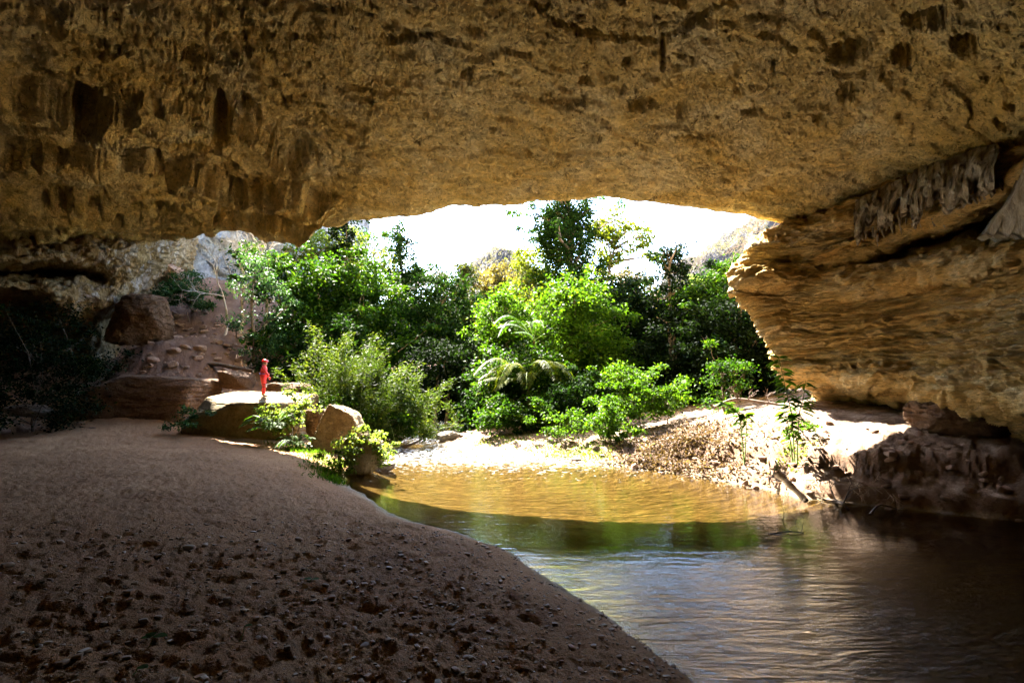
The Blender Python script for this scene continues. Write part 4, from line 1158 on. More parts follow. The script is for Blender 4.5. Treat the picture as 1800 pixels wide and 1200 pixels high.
lance_plant("bamboo_seedling", "tall leafy seedling with long narrow leaves below the overhang's lower corner", 15.6, [[(1395, 768), (1392, 735), (1385, 700), (1376, 660), (1368, 625)], [(1398, 768), (1405, 730), (1412, 700), (1416, 668)], [(1392, 768), (1385, 745), (1378, 722)]], 'leaf_bright', 71)
lance_plant("bamboo_seedling", "short leaning seedling with narrow leaves left of the tall one", 16.8, [[(1306, 752), (1300, 735), (1288, 722), (1272, 706)], [(1306, 752), (1312, 738), (1308, 730)]], 'leaf_bright', 73, L=.34)
bush("small round bright plant at the foot of the tall seedling", 15.9, (1418, 762), [(1418, 748, 14, 10), (1385, 762, 12, 7)], 'leaf_bright', L=.12, W=.06, dens=.8, csize=.08)

def fallen_litter():
    g = np.random.default_rng(81)
    n = 11000
    c = P(1185, 768, 19.5)
    q = c[:2] + g.normal(size=(n, 2)) * np.array([1.15, 1.8])
    q2 = P(1130, 800, 19)[:2] + g.normal(size=(2500, 2)) * np.array([1.2, .8])
    q = np.concatenate([q, q2])
    z, riv, d, left = ground_base(q[:, 0], q[:, 1])
    C = np.column_stack([q, surf(q[:, 0], q[:, 1]) + g.uniform(0.005, .06, len(q))])[(~riv) & (~left)]
    V, F = leaf_quads(C, .13, .07, 82, up=.5, droop=0)
    tag(mesh_obj("leaf_litter", V, F, M['litter'], smooth_shade=False), "heap of dry brown leaves on the far bank", "leaf litter", kind="stuff")
fallen_litter()

# ------------------------------------------------------------------ rocks
def rock_mesh(planes, seed, n=26, noise=.05, sharp=22.0, fine=3.0):
    """convex facetted stone from planes (normal, height), unit cube sphere"""
    u = np.linspace(-1, 1, n)
    A, B = np.meshgrid(u, u, indexing='ij')
    Vs, Fs = [], []
    k = 0
    O = np.ones_like(A)
    for (x, y, z) in [(O, A, B), (-O, B, A), (B, O, A), (A, -O, B), (A, B, O), (B, A, -O)]:
        Vs.append(np.stack([x, y, z], -1).reshape(-1, 3)); Fs.append(grid_faces(n, n) + k); k += n * n
    V = np.concatenate(Vs); V /= np.linalg.norm(V, axis=1, keepdims=True)
    r = np.zeros(len(V))
    acc = np.zeros(len(V))
    for nn, h in planes:
        nn = np.array(nn, float); nn /= np.linalg.norm(nn)
        dd = np.maximum(V @ nn, 1e-3)
        acc += (dd / h) ** sharp
    r = acc ** (-1 / sharp)
    P_ = V * r[:, None]
    d = fbm(P_, fine, 5, seed, gain=.6) * noise + fbm(P_, fine * .35, 3, seed + 1, ridged=True) * noise
    if noise > .02 and n >= 40:
        lay = P_[:, 2] * 5 + fbm(P_, 1.5, 3, seed + 5) * 1.5
        d = d - noise * .6 * (np.abs(lay % 1 - .5) < .05) - noise * 1.2 * np.clip(fbm(P_, 2.2, 5, seed + 7, gain=.65) - .22, 0, 1)
    return P_ + V * d[:, None], np.concatenate(Fs)

def rand_planes(g, sx, sy, sz, k=14):
    pl = []
    for i in range(k):
        v = g.normal(size=3); v /= np.linalg.norm(v)
        pl.append((v, g.uniform(.72, 1.0)))
    for a in ((1, 0, 0), (-1, 0, 0), (0, 1, 0), (0, -1, 0), (0, 0, 1), (0, 0, -1)):
        pl.append((a, .85))
    return pl

def rock(name, label, px, py, d, size, mat, seed, planes=None, rot=(0, 0, 0), n=60, noise=.05, group=None, cat='boulder', sink=None, z=None):
    g = np.random.default_rng(seed)
    V, F = rock_mesh(planes or rand_planes(g, *size), seed, n, noise)
    V = V * np.array(size)
    from mathutils import Euler
    Rm = np.array(Euler([math.radians(a) for a in rot]).to_matrix())
    V = V @ Rm.T
    c = P(px, py, d)
    if z is not None: c[2] = z
    o = mesh_obj(name, V + c, F, M[mat], loc=c)
    return tag(o, label, cat, group)
BX = lambda t=0, s=0: [((1, 0, 0.05), 1), ((-1, 0.1, 0.1), 1), ((0, 1, 0), 1), ((0.05, -1, -0.1), 1), ((0, 0, -1), 1)]
rock("boulder", "big flat-topped tan boulder the person in red stands on", 456, 738, 24.6, (2.42, 1.6, 1.18), 'boulder', 501, planes=[((1, 0, 0.1), 1), ((-1, .1, .15), 1), ((0, 1, 0), 1), ((0.03, -1, -0.12), 1), ((0.09, -.17, 1), .95), ((0, 0, -1), 1), ((1, -1, .3), 1.3), ((-.4, -.9, .6), 1.2)], n=120, noise=.035)
rock("boulder", "long dark brown boulder left of the sunlit boulder", 275, 700, 26.3, (2.5, 1.6, 1.22), 'brown_boulder', 503, planes=[((1, 0, 0.0), 1), ((-1, .0, .4), 1), ((0, 1, 0), 1), ((0.1, -1, .18), 1), ((0.10, 0, 1), .9), ((0, 0, -1), 1), ((-.7, -.6, 1), 1.2), ((.2, -.9, .5), 1.1)], n=90, noise=.045)
rock("boulder", "low dark ledge of rock at the left end of the dark brown boulder", 195, 712, 25.6, (1.3, 1.0, .42), 'brown_boulder', 505, n=50, noise=.07)
rock("boulder", "large reddish boulder resting against the foot of the cave wall", 250, 562, 31.5, (1.75, 1.5, 1.75), 'brown_boulder', 507, n=90, noise=.09)
rock("boulder", "rust-coloured rock knob beside the blue-green bush", 298, 480, 38, (1.0, .9, .75), 'red_rock', 509, n=60, noise=.12)
rock("tilted_slab", "tilted brown slab leaning between the fern and the shrub, sunlit ridge facing left", 598, 762, 21.6, (1.05, .85, 1.15), 'boulder', 511, planes=[((1, 0, .55), .8), ((-1, .30, .42), .55), ((0, 1, 0), 1), ((.12, -1, .05), .6), ((0.45, 0, 1), .86), ((0, 0, -1), 1)], rot=(0, 0, 0), n=80, noise=.05, cat='rock slab')
rock("boulder", "brown rock under the pale shrub at the water's edge", 640, 800, 18.4, (.78, .7, .75), 'boulder', 513, n=60, noise=.06)
rock("boulder", "shaded rock wedged between the sunlit boulder and the tilted slab", 560, 748, 22.6, (.55, .6, .8), 'brown_boulder', 515, n=50, noise=.08)
rock("boulder", "small wet rock just beyond the shrub-covered rock in the rapids", 672, 812, 19.3, (.55, .4, .2), 'grey_rock', 517, n=40, noise=.07, z=.05)
rock("boulder", "grey slab rock on the far shore at the head of the rapids", 790, 760, 28.5, (.9, .5, .32), 'grey_rock', 519, n=50, noise=.1, z=.28)
rock("boulder", "tan rock in tree shade just left behind the person", 415, 668, 27.5, (.9, .8, .55), 'brown_boulder', 523, n=60, noise=.06)
rock("boulder", "dark rock in the shade behind the right end of the sunlit boulder", 505, 690, 28, (1.4, 1.0, .6), 'brown_boulder', 525, n=50, noise=.08)
rock("boulder", "flat pale rock on the ground under the dark bush at left", 55, 722, 22.6, (.9, .6, .3), 'grey_rock', 527, n=40, noise=.1)
rock("boulder", "rounded brown bulge of rock at the foot of the rock overhang", 1720, 730, 14.6, (1.6, 1.2, .75), 'brown_boulder', 529, n=60, noise=.07)
# loose rocks on the slope
protos = []
g0 = np.random.default_rng(555)
for i in range(7):
    V, F = rock_mesh(rand_planes(g0, 1, 1, 1), 560 + i, 12, .06)
    V = V * np.array([1, .75, .5])
    me_o = mesh_obj("loose_rock", V, F, M['red_rock'])
    protos.append(me_o)
used = [False] * 7
def put_rock(x, y, s, rz, label, group, z=None, tilt=0.2):
    i = int(g0.integers(0, 7))
    if used[i]:
        o = protos[i].copy(); COL.objects.link(o)
    else:
        o = protos[i]; used[i] = True
    zz = float(surf([x], [y])[0]) if z is None else z
    o.location = (float(x), float(y), float(zz + s * .15)); o.scale = (s, s, s * float(g0.uniform(.6, 1.2)))
    o.rotation_euler = (float(g0.normal() * tilt), float(g0.normal() * tilt), rz)
    tag(o, label, 'rock', group)
for i in range(150):
    px, py = g0.uniform(215, 430), 0
    t = g0.random()
    py = 690 - 150 * t ** .9
    d = 27.5 + 11 * t + g0.normal() * .6
    if px < 205 + 90 * t: px += 70
    x, y = P(px, py, d)[:2]
    put_rock(x, y, abs(g0.normal()) * .15 + .08, float(g0.uniform(0, 6.28)), "reddish loose rock in the rubble on the slope", "loose rocks on the rubble slope")
for i in range(26):
    px = g0.uniform(0, 190); d = g0.uniform(22.5, 28)
    x = (px - 900) / FPX * d
    put_rock(x, d, abs(g0.normal()) * .15 + .10, float(g0.uniform(0, 6.28)), "loose rock in the dark at the foot of the left cave wall", "loose rocks under the left wall")
for i in range(16):
    t = g0.random()
    px, py = 1150 + 430 * t + g0.normal() * 8, 829 + 66 * t + abs(g0.normal()) * 2
    x, y = Gpt(px, py, 0)
    put_rock(x, y, g0.uniform(.05, .13), float(g0.uniform(0, 6.28)), "small dark rock along the waterline of the far bank", "small rocks along the far waterline", z=0.0)

for i in range(90):
    px, py = g0.uniform(760, 1180), g0.uniform(768, 812)
    x, y = Gpt(px, py, .4)
    if in_poly(np.array([x]), np.array([y]), RIVER)[0]: continue
    put_rock(x, y, g0.uniform(.05, .2), float(g0.uniform(0, 6.28)), "small stone on the sunlit flat part of the far bank", "stones on the far bank")
for i in range(110):
    px = g0.uniform(1180, 1790); t = (px - 1180) / 610
    py = 800 + 20 * t + g0.uniform(0, 1) * (30 + 40 * t)
    x, y = Gpt(px, py, .5)
    if in_poly(np.array([x]), np.array([y]), RIVER)[0] or x > 12: continue
    put_rock(x, y, g0.uniform(.05, .17), float(g0.uniform(0, 6.28)), "clod of earth or stone on the broken edge of the right bank", "clods on the right bank's broken edge")
# roots and dead grass stems on the eroded edge
for i, (px, py, d) in enumerate([(1385, 822, 14.9), (1440, 838, 14.4), (1500, 852, 13.9), (1545, 862, 13.5), (1290, 820, 16.2), (1230, 812, 17.4)]):
    g = np.random.default_rng(900 + i); mb = MB(); s0 = P(px, py, d)
    s0[2] = float(surf([s0[0]], [s0[1]])[0])
    mb.tube([s0 + [-.45, 0, 0], s0, s0 + [.45, .05, 0]], .012, 5)
    for k_ in range(6):
        dv = np.array([g.normal() * .6, -1, -.3 + g.normal() * .4]); dv /= np.linalg.norm(dv)
        bare_branches(mb, s0 + np.array([g.uniform(-.4, .4), 0, 0]), dv, .35, .010, 2, g, .5, -.2)
    tag(mb.build("roots", M['drift'], loc=s0), ["roots hanging on the bank edge below the tall seedling", "roots hanging on the bank edge just right of the broken log", "roots hanging on the bank edge above the upturned snag", "roots hanging at the edge of the shaded bank", "roots on the bank edge below the short seedling", "roots on the bank edge beside the leaf litter"][i], "roots", "roots on the right bank's broken edge")

# logs and branches
def log(label, pts, r0, r1, mat, seed, twigs=0, name="driftwood_log", cat='log'):
    g = np.random.default_rng(seed)
    mb = MB(); pts = catmull(np.array(pts), 6)
    pts = pts + fbm(pts, 1.7, 3, seed)[:, None] * .06
    mb.tube(pts, np.linspace(r0, r1, len(pts)) * (1 + .15 * np.sin(np.arange(len(pts)) * 1.3)), 10)
    for i in range(twigs):
        k = g.integers(1, len(pts) - 1)
        dv = g.normal(size=3); dv[2] = abs(dv[2]) * .8; dv /= np.linalg.norm(dv)
        bare_branches(mb, pts[k], dv, .35, r1 * .7, 2, g, .6, .1)
    return tag(mb.build(name, M[mat], loc=pts[0]), label, cat)
log("pale broken log slanting down the far bank into the water", [P(1366, 832, 14.1), P(1388, 852, 13.75), P(1418, 878, 13.3)], .10, .07, 'drift', 601)
log("thin pale branch lying along the water right of the broken log", [np.array([*Gpt(1420, 868, .06), .06]), np.array([*Gpt(1455, 878, .04), .04]), np.array([*Gpt(1500, 884, .03), .03])], .035, .02, 'drift', 603, twigs=2, cat='branch')
log("dark snag with upturned ends in the shallows near the far bank", [np.array([*Gpt(1465, 880, .02), .02]), np.array([*Gpt(1480, 884, .12), .12]), np.array([*Gpt(1492, 893, .02), -.02])], .05, .03, 'dark_wood', 605, twigs=3, cat='branch')
log("dark curved stick poking from the water below the shaded bank", [np.array([*Gpt(1530, 902, 0), -.02]), np.array([*Gpt(1545, 892, .1), .16]), np.array([*Gpt(1580, 896, .03), .05])], .03, .015, 'dark_wood', 607, twigs=1, cat='branch')
log("dark fallen branch crossing the rapids at the river's far end", [np.array([*Gpt(705, 785, 0), -.05]), np.array([*Gpt(735, 775, .15), .15]), np.array([*Gpt(760, 762, .3), .45])], .08, .05, 'dark_wood', 609, twigs=5, cat='branch')
log("dark submerged snag breaking the surface in mid river", [np.array([*Gpt(1352, 938, 0), .0]), np.array([*Gpt(1380, 935, 0.02), .02]), np.array([*Gpt(1412, 938, 0), .0])], .016, .010, 'dark_wood', 611, twigs=6, cat='branch')
log("fallen branch lying in the shade behind the far bank crest", [P(1255, 716, 21.5), P(1290, 702, 22), P(1340, 706, 21.6), P(1372, 712, 21.2)], .07, .05, 'bark', 613, twigs=5, cat='branch')
log("long fallen trunk lying on the slope behind the boulders", [P(335, 642, 31.0), P(375, 640, 30.8), P(410, 645, 30.6), P(445, 652, 30.4)], .13, .10, 'brown_log' if 'brown_log' in M else 'bark', 615, twigs=2)

# pebbles and leaves on the sand
def gravel():
    g = np.random.default_rng(701)
    base, Fb = rock_mesh(rand_planes(g, 1, 1, 1), 702, 4, .05)
    base = base * np.array([1, .8, .55])
    Vs, Fs = [], []
    n = 0
    for i in range(6500):
        d = 2.2 + 7.5 * g.random() ** 1.4
        th = math.radians(g.uniform(-50, 28)); x, y = math.sin(th) * d, math.cos(th) * d
        s = (abs(g.normal()) ** 1.3 * .009 + .004) * (1 + .03 * d)
        a = g.uniform(0, 6.28); c, sn = math.cos(a), math.sin(a)
        Vs.append((x, y, s, c, sn))
    A = np.array(Vs)
    z, riv, dd, left = ground_base(A[:, 0], A[:, 1])
    ok = (~riv) & left & (dd > .05)
    A = A[ok]; 
    # sit on the displaced ground: nearest vertex height
    zz = ground_height(A[:, 0], A[:, 1])
    b = base[None] * A[:, 2][:, None, None]
    X = b[..., 0] * A[:, 3][:, None] - b[..., 1] * A[:, 4][:, None] + A[:, 0][:, None]
    Y = b[..., 0] * A[:, 4][:, None] + b[..., 1] * A[:, 3][:, None] + A[:, 1][:, None]
    Z = b[..., 2] + zz[:, None] + A[:, 2][:, None] * .2
    V = np.stack([X, Y, Z], -1).reshape(-1, 3)
    F = (Fb[None] + (np.arange(len(A)) * len(base))[:, None, None]).reshape(-1, 4)
    tag(mesh_obj("gravel", V, F, M['gravel']), "small stones strewn over the shaded sand", "gravel", kind="stuff")
def gravel_mat():
    m = bpy.data.materials.new('gravel'); nt = nodes_of(m)
    g = N(nt, "ShaderNodeNewGeometry")
    c = ramp(nt, g.outputs["Random Per Island"], [(0, (0.15, 0.09, 0.05)), (.5, (0.26, 0.17, 0.10)), (.8, (0.24, 0.12, 0.06)), (.95, (0.42, 0.34, 0.26))])
    p = N(nt, "ShaderNodeBsdfPrincipled"); p.inputs["Roughness"].default_value = .7
    nt.links.new(c, p.inputs["Base Color"])
    o = N(nt, "ShaderNodeOutputMaterial"); nt.links.new(p.outputs[0], o.inputs[0])
    return m
M['gravel'] = gravel_mat()
gravel()

def sprout(label, px, py, zt, leaves, seed, L=.10):
    x, y = Gpt(px, py, 1.2)
    z = float(ground_height(np.array([x]), np.array([y]))[0])
    d = math.hypot(x, y)
    root = tag(empty("sprout", (x, y, z)), label, 'sprout')
    mb = MB(); top = np.array([x + .01, y, z + zt]); mb.tube([np.array([x - .03, y, z - .01]), np.array([x, y, z + zt * .5]), top], [.004, .003, .002], 4); mb.build("stem", M['stem'], root)
    g = np.random.default_rng(seed)
    for i in range(leaves):
        a = 2 * math.pi * i / leaves + g.uniform(-.4, .4)
        D = np.array([math.cos(a), math.sin(a) * .6, .25]); S = np.cross(D, [0, 0, 1])
        v = []
        for t, w in [(0, 0), (.2, .35), (.5, .42), (.8, .25), (1, 0), (.8, -.25), (.5, -.42), (.2, -.35)]:
            v.append(top + D * t * L + S * w * L + np.array([0, 0, -.25 * L * t * t]))
        mesh_obj("leaf", np.array(v), [[0, 1, 2, 3, 4, 5, 6, 7]], M['leaf_green'], root, smooth_shade=False)
sprout("green two-leaved sprout standing in the dark sand at lower left", 268, 1112, .09, 3, 1)
sprout("green sprout with one round leaf in the middle of the sand", 547, 978, .05, 2, 2, .09)
sprout("single upright leaf sprouting at the very bottom left of the sand", 240, 1168, .06, 1, 3, .08)
sprout("thin blade-like sprout between the other sprouts on the sand", 428, 1090, .12, 1, 4, .06)

# ------------------------------------------------------------------ stalactites on the right rock
def stalactites():
    g = np.random.default_rng(801)
    edge = [(1515, 425, 17.3), (1545, 418, 17), (1575, 398, 16.4), (1600, 402, 16.0), (1625, 395, 15.6), (1650, 385, 15.0), (1680, 372, 14.3), (1705, 362, 13.8), (1725, 348, 13.4), (1745, 338, 13.0), (1765, 325, 12.6)]
    E = catmull(np.array(edge, float), 5)
    for i in range(34):
        px, py, d = E[g.integers(0, len(E))]
        s = P(px + g.normal() * 4, py - 14 + g.normal() * 5, d - .35)
        L = g.uniform(.12, .45); r = g.uniform(.025, .085)
        k = 9; t = np.linspace(0, 1, k)
        pts = s + np.stack([g.normal() * .05 * t, g.normal() * .05 * t, -L * t], -1)
        mb = MB(); mb.tube(pts, r * (1 - t) ** .7 * (1 + .18 * np.sin(t * 17 + i)) + .006, 8)
        mb.build("stalactite", M['stal'], rw)
    # ribbed curtain
    for (x0, x1, ytop, ybot, d0, d1, nr, nm) in [(1600, 1745, 300, 372, 15.3, 13.0, 16, "flowstone_curtain"), (1500, 1600, 352, 408, 17.6, 16.0, 10, "flowstone_curtain")]:
        nu, nv = nr * 8, 26
        u = np.linspace(0, 1, nu); v = np.linspace(0, 1, nv)
        G = np.zeros((nu, nv, 3))
        for i, uu in enumerate(u):
            px = x0 + (x1 - x0) * uu; d = d0 + (d1 - d0) * uu
            yt = ytop - (uu * 46); yb = ybot - uu * 42 + 3 * math.sin(uu * nr * 6.28) + 12 * math.sin(uu * 13 + 1) + 8 * math.sin(uu * 31)
            for j, vv in enumerate(v):
                rib = 0
                G[i, j] = P(px, yt + (yb - yt) * vv, d - .3 - rib - .5 * math.sin(vv * 2.6))
        G += fbm(G, 1.8, 5, 811, gain=.65)[..., None] * .35
        ribn = fbm(np.stack(np.broadcast_arrays(u[:, None] * nr * .8, v[None, :] * .9, 0.0), -1), 1.0, 3, 813, ridged=True)
        G[..., 1] -= ribn * .22
        back = G + np.array([.35, .5, .05])
        V = np.concatenate([G.reshape(-1, 3), back.reshape(-1, 3)])
        F = grid_faces(nu, nv); n = nu * nv
        F = np.concatenate([F, F[:, ::-1] + n])
        e = []
        for i in range(nu - 1):
            a, b = i * nv + nv - 1, (i + 1) * nv + nv - 1
            e.append([a, a + n, b + n, b])
        F = np.concatenate([F, np.array(e)])
        mesh_obj(nm, V, F, M['stal'], rw)
    # the ribbed hood at the right edge
    nu, nv = 220, 40
    G = np.zeros((nu, nv, 3))
    top = np.array(P(1815, 270, 11.0)); 
    for i in range(nu):
        uu = i / (nu - 1)
        # lower rim runs from the left tip to the right, bulging towards the viewer
        rim = P(1706 + 175 * uu, 418 + 26 * math.sin(uu * 2.6) + 8 * uu, 12.9 - 2.4 * uu) + np.array([0, -.7 * math.sin(uu * math.pi), 0])
        tp = top + np.array([.5 * uu, -.3 * uu, .3 * uu])
        ribf = math.sin(uu * 80) * .5 + .5
        for j in range(nv):
            v_ = j / (nv - 1)
            p = tp + (rim - tp) * v_
            p = p + np.array([0, -1, .25]) * (.55 * math.sin(v_ * math.pi * .8) + .17 * ribf ** .6 * smooth(.35, .8, np.array(v_)))
            p[2] -= .22 * smooth(.8, 1, np.array(v_)) * ribf
            G[i, j] = p
    G += fbm(G, 1.4, 4, 821)[..., None] * .12
    inner = G + np.array([.5, .8, .1])
    n = nu * nv
    V = np.concatenate([G.reshape(-1, 3), inner.reshape(-1, 3)]); F = grid_faces(nu, nv)
    e = [[i * nv + nv - 1, i * nv + nv - 1 + n, (i + 1) * nv + nv - 1 + n, (i + 1) * nv + nv - 1] for i in range(nu - 1)]
    e += [[j, j + 1, j + 1 + n, j + n] for j in range(nv - 1)]
    mesh_obj("flowstone_hood", V, np.concatenate([F, F[:, ::-1] + n, np.array(e)]), M['stal'], rw)
M['stal'] = rock_mat('flowstone', [(0.24, 0.19, 0.11), (0.40, 0.35, 0.26), (0.56, 0.52, 0.44)], scale=1.0, bump=.025, stretch=(2, 2, .5))
stalactites()

# ------------------------------------------------------------------ person
M['suit'] = plain_mat('red_suit', (0.62, 0.05, 0.05), .7, .2, 14, .12, .01)
M['skin'] = plain_mat('skin', (0.60, 0.36, 0.26), .55, .4, 10, .08)
M['helmet'] = plain_mat('red_helmet', (0.62, 0.02, 0.02), .25, .5, 10, .05)
M['black'] = plain_mat('black_strap', (0.015, 0.015, 0.018), .6, .3, 10, .1)
M['blue'] = plain_mat('blue_belt', (0.03, 0.07, 0.35), .6, .3, 10, .1)
M['boot'] = plain_mat('tan_boot', (0.32, 0.22, 0.13), .7, .3, 10, .1)
M['pad'] = plain_mat('grey_pad', (0.4, 0.4, 0.42), .4, .5, 10, .1)
M['lamp'] = plain_mat('lamp_body', (0.55, 0.55, 0.55), .3, .5, 10, .1)

def skin_obj(name, verts, edges, radii, mat, parent, sub=2, root=0):
    me = bpy.data.meshes.new(name); me.from_pydata([tuple(map(float, v)) for v in verts], edges, []); me.update()
    o = bpy.data.objects.new(name, me); COL.objects.link(o); o.parent = parent
    md = o.modifiers.new("skin", 'SKIN'); md.use_smooth_shade = True
    for i, sv in enumerate(me.skin_vertices[0].data):
        r = radii[i]; sv.radius = (r, r) if not isinstance(r, tuple) else r
        sv.use_root = (i == root)
    s = o.modifiers.new("sub", 'SUBSURF'); s.levels = sub; s.render_levels = sub
    me.materials.append(mat)
    return o

def person():
    b = P(462, 691.5, 24.2)
    feet = b.copy()
    # rest the boots on the boulder: look up its top below the feet
    bo = [o for o in COL.objects if o.get('label', '').startswith('big flat-topped')][0]
    co = np.array([v.co for v in bo.data.vertices]) + np.array(bo.location)
    near = co[np.hypot(co[:, 0] - feet[0], co[:, 1] - feet[1]) < .22]
    feet[2] = near[:, 2].max() - .02
    root = tag(empty("person", feet), "person in a red jumpsuit and red helmet standing on the sunlit boulder, facing right", "person")
    # local frame: +x is the way they face (to the right and away)
    root.rotation_euler = (0, 0, math.radians(18))
    S = 1.0
    body_v = [(0, 0, .93), (-.01, 0, 1.05), (0, 0, 1.2), (.0, 0, 1.35), (.0, 0, 1.44), (.01, 0, 1.5),
              (0, .17, 1.41), (.03, .25, 1.14), (.17, .25, .93), (0, -.17, 1.41), (.10, -.25, 1.16), (.27, -.24, .97),
              (.0, .09, .84), (.03, .10, .50), (-.02, .11, .12), (0, -.09, .84), (.05, -.09, .50), (.06, -.09, .12)]
    body_e = [(0, 1), (1, 2), (2, 3), (3, 4), (4, 5), (3, 6), (6, 7), (7, 8), (3, 9), (9, 10), (10, 11), (0, 12), (12, 13), (13, 14), (0, 15), (15, 16), (16, 17)]
    R = [(.175, .185), (.15, .165), (.16, .175), (.155, .19), (.08, .085), (.06, .06), .085, .065, .052, .085, .065, .052, .125, .088, .075, .125, .088, .075]
    skin_obj("jumpsuit", body_v, body_e, R, M['suit'], root)
    # head with face
    hv, hf = rock_mesh([((1, 0, 0), 1), ((-1, 0, 0), 1), ((0, 1, 0), 1), ((0, -1, 0), 1), ((0, 0, 1), 1), ((0, 0, -1), 1)], 5, 16, 0.0, sharp=2.6)
    hv = hv * np.array([.098, .078, .122])
    x, y, z = hv.T
    hv[:, 0] += .012 * smooth(-.02, .09, x) * smooth(.0, -.08, z)          # jaw
    hv[:, 0] += .026 * np.exp(-(y / .012) ** 2 - ((z + .015) / .02) ** 2) * (x > .05)   # nose
    hv[:, 0] -= .008 * np.exp(-((np.abs(y) - .032) / .014) ** 2 - ((z - .012) / .012) ** 2) * (x > .05)
    hv[:, 0] += .006 * np.exp(-(y / .025) ** 2 - ((z + .055) / .010) ** 2) * (x > .05)
    def local(name, V, F, mat, parent=root, sm=True):
        me = bpy.data.meshes.new(name); me.from_pydata(np.asarray(V).tolist(), [], [list(map(int, f)) for f in F]); me.update()
        if sm: me.polygons.foreach_set("use_smooth", np.ones(len(me.polygons), dtype=bool))
        me.materials.append(mat); o = bpy.data.objects.new(name, me); COL.objects.link(o); o.parent = parent; return o
    head = local("head", hv + [.03, 0, 1.60], hf, M['skin'])
    for s in (-1, 1):
        mb = MB(); mb.tube([(.02, s * .076, 1.62), (.012, s * .088, 1.60), (.02, s * .078, 1.575)], [.012, .014, .008], 6); local("ear", np.concatenate(mb.v), mb.f, M['skin'], head)
        mb = MB(); mb.tube([(.118, s * .031 - .006, 1.612), (.120, s * .031 + .006, 1.612)], [.007, .007], 6); local("eye", np.concatenate(mb.v), mb.f, M['black'], head)
    mb = MB(); mb.tube([(-.06, 0, 1.60), (-.085, .0, 1.54), (-.09, 0, 1.48)], [.05, .045, .02], 8); local("hair", np.concatenate(mb.v), mb.f, M['black'], head)
    mb = MB(); mb.tube([(.0, .085, 1.64), (.04, .07, 1.55), (.07, 0, 1.485), (.04, -.07, 1.55), (.0, -.085, 1.64)], .012, 6); 
    mb.tube([(-.07, .06, 1.60), (-.02, .085, 1.585), (.06, .075, 1.575), (.11, .03, 1.56)], .024, 6); mb.tube([(-.07, -.06, 1.60), (-.02, -.085, 1.585), (.06, -.075, 1.575), (.11, -.03, 1.56)], .024, 6)
    local("chin_strap", np.concatenate(mb.v), mb.f, M['black'], head)
    # helmet: half shell with a peak and lamp
    nu, nv = 28, 10
    th = np.linspace(0, 2 * math.pi, nu, endpoint=False); ph = np.linspace(0, 1.62, nv)
    T2, P2 = np.meshgrid(th, ph, indexing='ij')
    HV = np.stack([.135 * np.sin(P2) * np.cos(T2) + .02, .112 * np.sin(P2) * np.sin(T2), 1.64 + .125 * np.cos(P2)], -1)
    inn = HV * 1.0; inn[..., 2] -= .006; inn[..., :2] *= .93
    n = nu * nv
    F = grid_faces(nu, nv, wrap_u=True); Fi = F[:, ::-1] + n
    rimf = np.array([[i * nv + nv - 1, ((i + 1) % nu) * nv + nv - 1, ((i + 1) % nu) * nv + nv - 1 + n, i * nv + nv - 1 + n] for i in range(nu)])
    hel = local("helmet", np.concatenate([HV.reshape(-1, 3), inn.reshape(-1, 3)]), np.concatenate([F, Fi, rimf]), M['helmet'])
    pk = []
    for i, a in enumerate(np.linspace(-1.1, 1.1, 13)):
        for rr, zz in [(1.0, 0), (1.34, -.012), (1.34, -.018), (1.0, -.008)]:
            ex = rr if rr == 1.0 else 1 + .34 * math.cos(a) ** .7
            pk.append((.135 * ex * math.cos(a) + .02, .112 * ex * math.sin(a), 1.648 + zz))
    local("peak", pk, grid_faces(13, 4, wrap_v=True), M['helmet'], hel)
    mb = MB(); mb.tube([(.14, 0, 1.70), (.165, 0, 1.695), (.175, 0, 1.694)], [.022, .026, .02], 10); local("headlamp", np.concatenate(mb.v), mb.f, M['lamp'], hel)
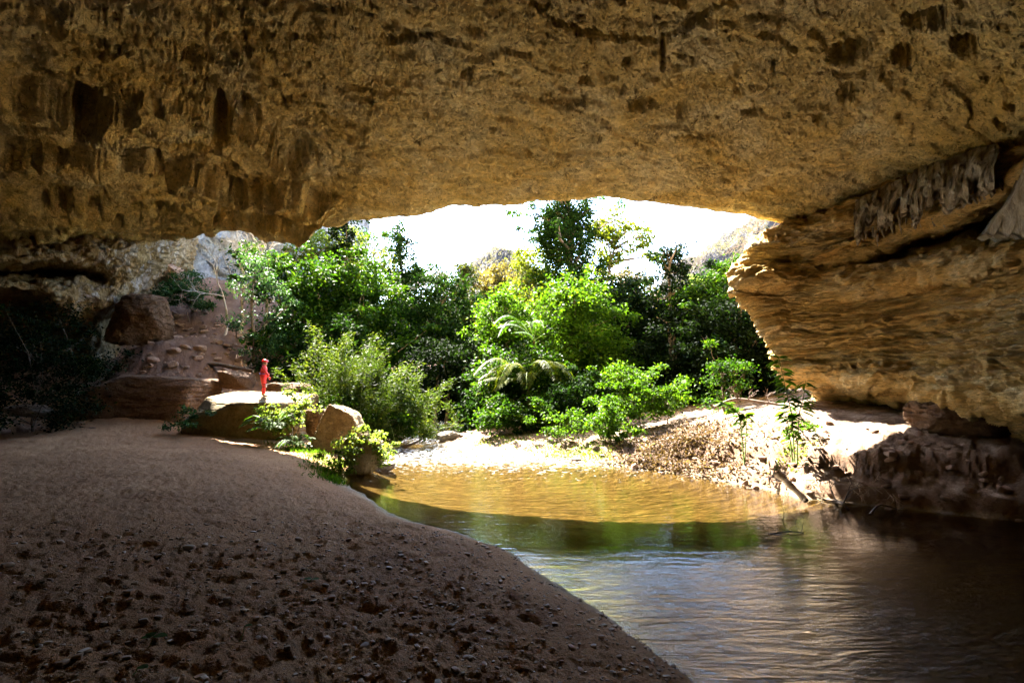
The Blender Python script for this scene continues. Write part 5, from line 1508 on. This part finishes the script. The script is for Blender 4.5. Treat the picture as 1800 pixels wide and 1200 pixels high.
    # hands
    for s, w in ((1, (.17, .25, .93)), (-1, (.27, -.24, .97))):
        w = np.array(w); dn = np.array([.18, 0, -.98]); fw = np.array([.98, 0, .18]); inw = np.array([0, -s, 0.0])
        V_, E_, R_ = [w + dn * .03, w + dn * .075, w + dn * .11], [(0, 1), (1, 2)], [(.022, .03), (.02, .038), (.016, .036)]
        for k, (off, ln) in enumerate([(-.03, .062), (-.01, .074), (.01, .080), (.03, .070)]):
            b0 = w + dn * .105 + fw * off
            i0 = len(V_)
            V_ += [b0, b0 + dn * ln * .55 + inw * .010, b0 + dn * ln + inw * .03]; E_ += [(2, i0), (i0, i0 + 1), (i0 + 1, i0 + 2)]; R_ += [.0095, .009, .0075]
        i0 = len(V_)
        V_ += [w + dn * .06 + fw * .035, w + dn * .09 + fw * .055 + inw * .02, w + dn * .115 + fw * .055 + inw * .035]; E_ += [(1, i0), (i0, i0 + 1), (i0 + 1, i0 + 2)]; R_ += [.012, .0105, .009]
        skin_obj("hand", V_, E_, R_, M['black'] if s == 1 else M['suit_dark'], root, 1)
    # belt, knee pads, boots
    def ring(name, c, rx, ry, h, mat, parent=root):
        th = np.linspace(0, 2 * math.pi, 20, endpoint=False)
        rings = [np.stack([c[0] + rx * k_ * np.cos(th), c[1] + ry * k_ * np.sin(th), np.full(20, c[2] + dz)], -1) for dz, k_ in ((-h, .9), (-h, 1), (h, 1), (h, .9))]
        return local(name, np.stack(rings, 1).reshape(-1, 3), grid_faces(20, 4, True, True), mat, parent)
    ring("belt", (-.008, 0, 1.08), .185, .200, .02, M['blue'])
    for s, c in ((1, (.03, .10, .52)), (-1, (.05, -.09, .52))):
        ring("knee_strap", (c[0] - .002, c[1], c[2] + .06), .099, .099, .012, M['black'])
        ring("knee_strap", (c[0] - .006, c[1], c[2] - .06), .094, .094, .012, M['black'])
        kv, kf = rock_mesh([((1, 0, 0), 1), ((-1, 0, 0), 1), ((0, 1, 0), 1), ((0, -1, 0), 1), ((0, 0, 1), 1), ((0, 0, -1), 1)], 5, 10, 0.0, sharp=3)
        local("knee_pad", kv * [.03, .06, .085] + np.array([c[0] + .088, c[1], c[2]]), kf, M['pad'])
    for s, c in ((1, (-.02, .11)), (-1, (.06, -.09))):
        skin_obj("boot", [(c[0] - .02, c[1], .17), (c[0] - .025, c[1], .06), (c[0] + .08, c[1] + s * .01, .045), (c[0] + .17, c[1] + s * .02, .035)], [(0, 1), (1, 2), (2, 3)], [.06, .058, .05, .038], M['boot'], root, 2, 1)
M['suit_dark'] = plain_mat('red_glove', (0.6, 0.07, 0.05), .7)
person()

# reset unused prototypes
for u_, o_ in zip(used, protos):
    if not u_: bpy.data.objects.remove(o_)
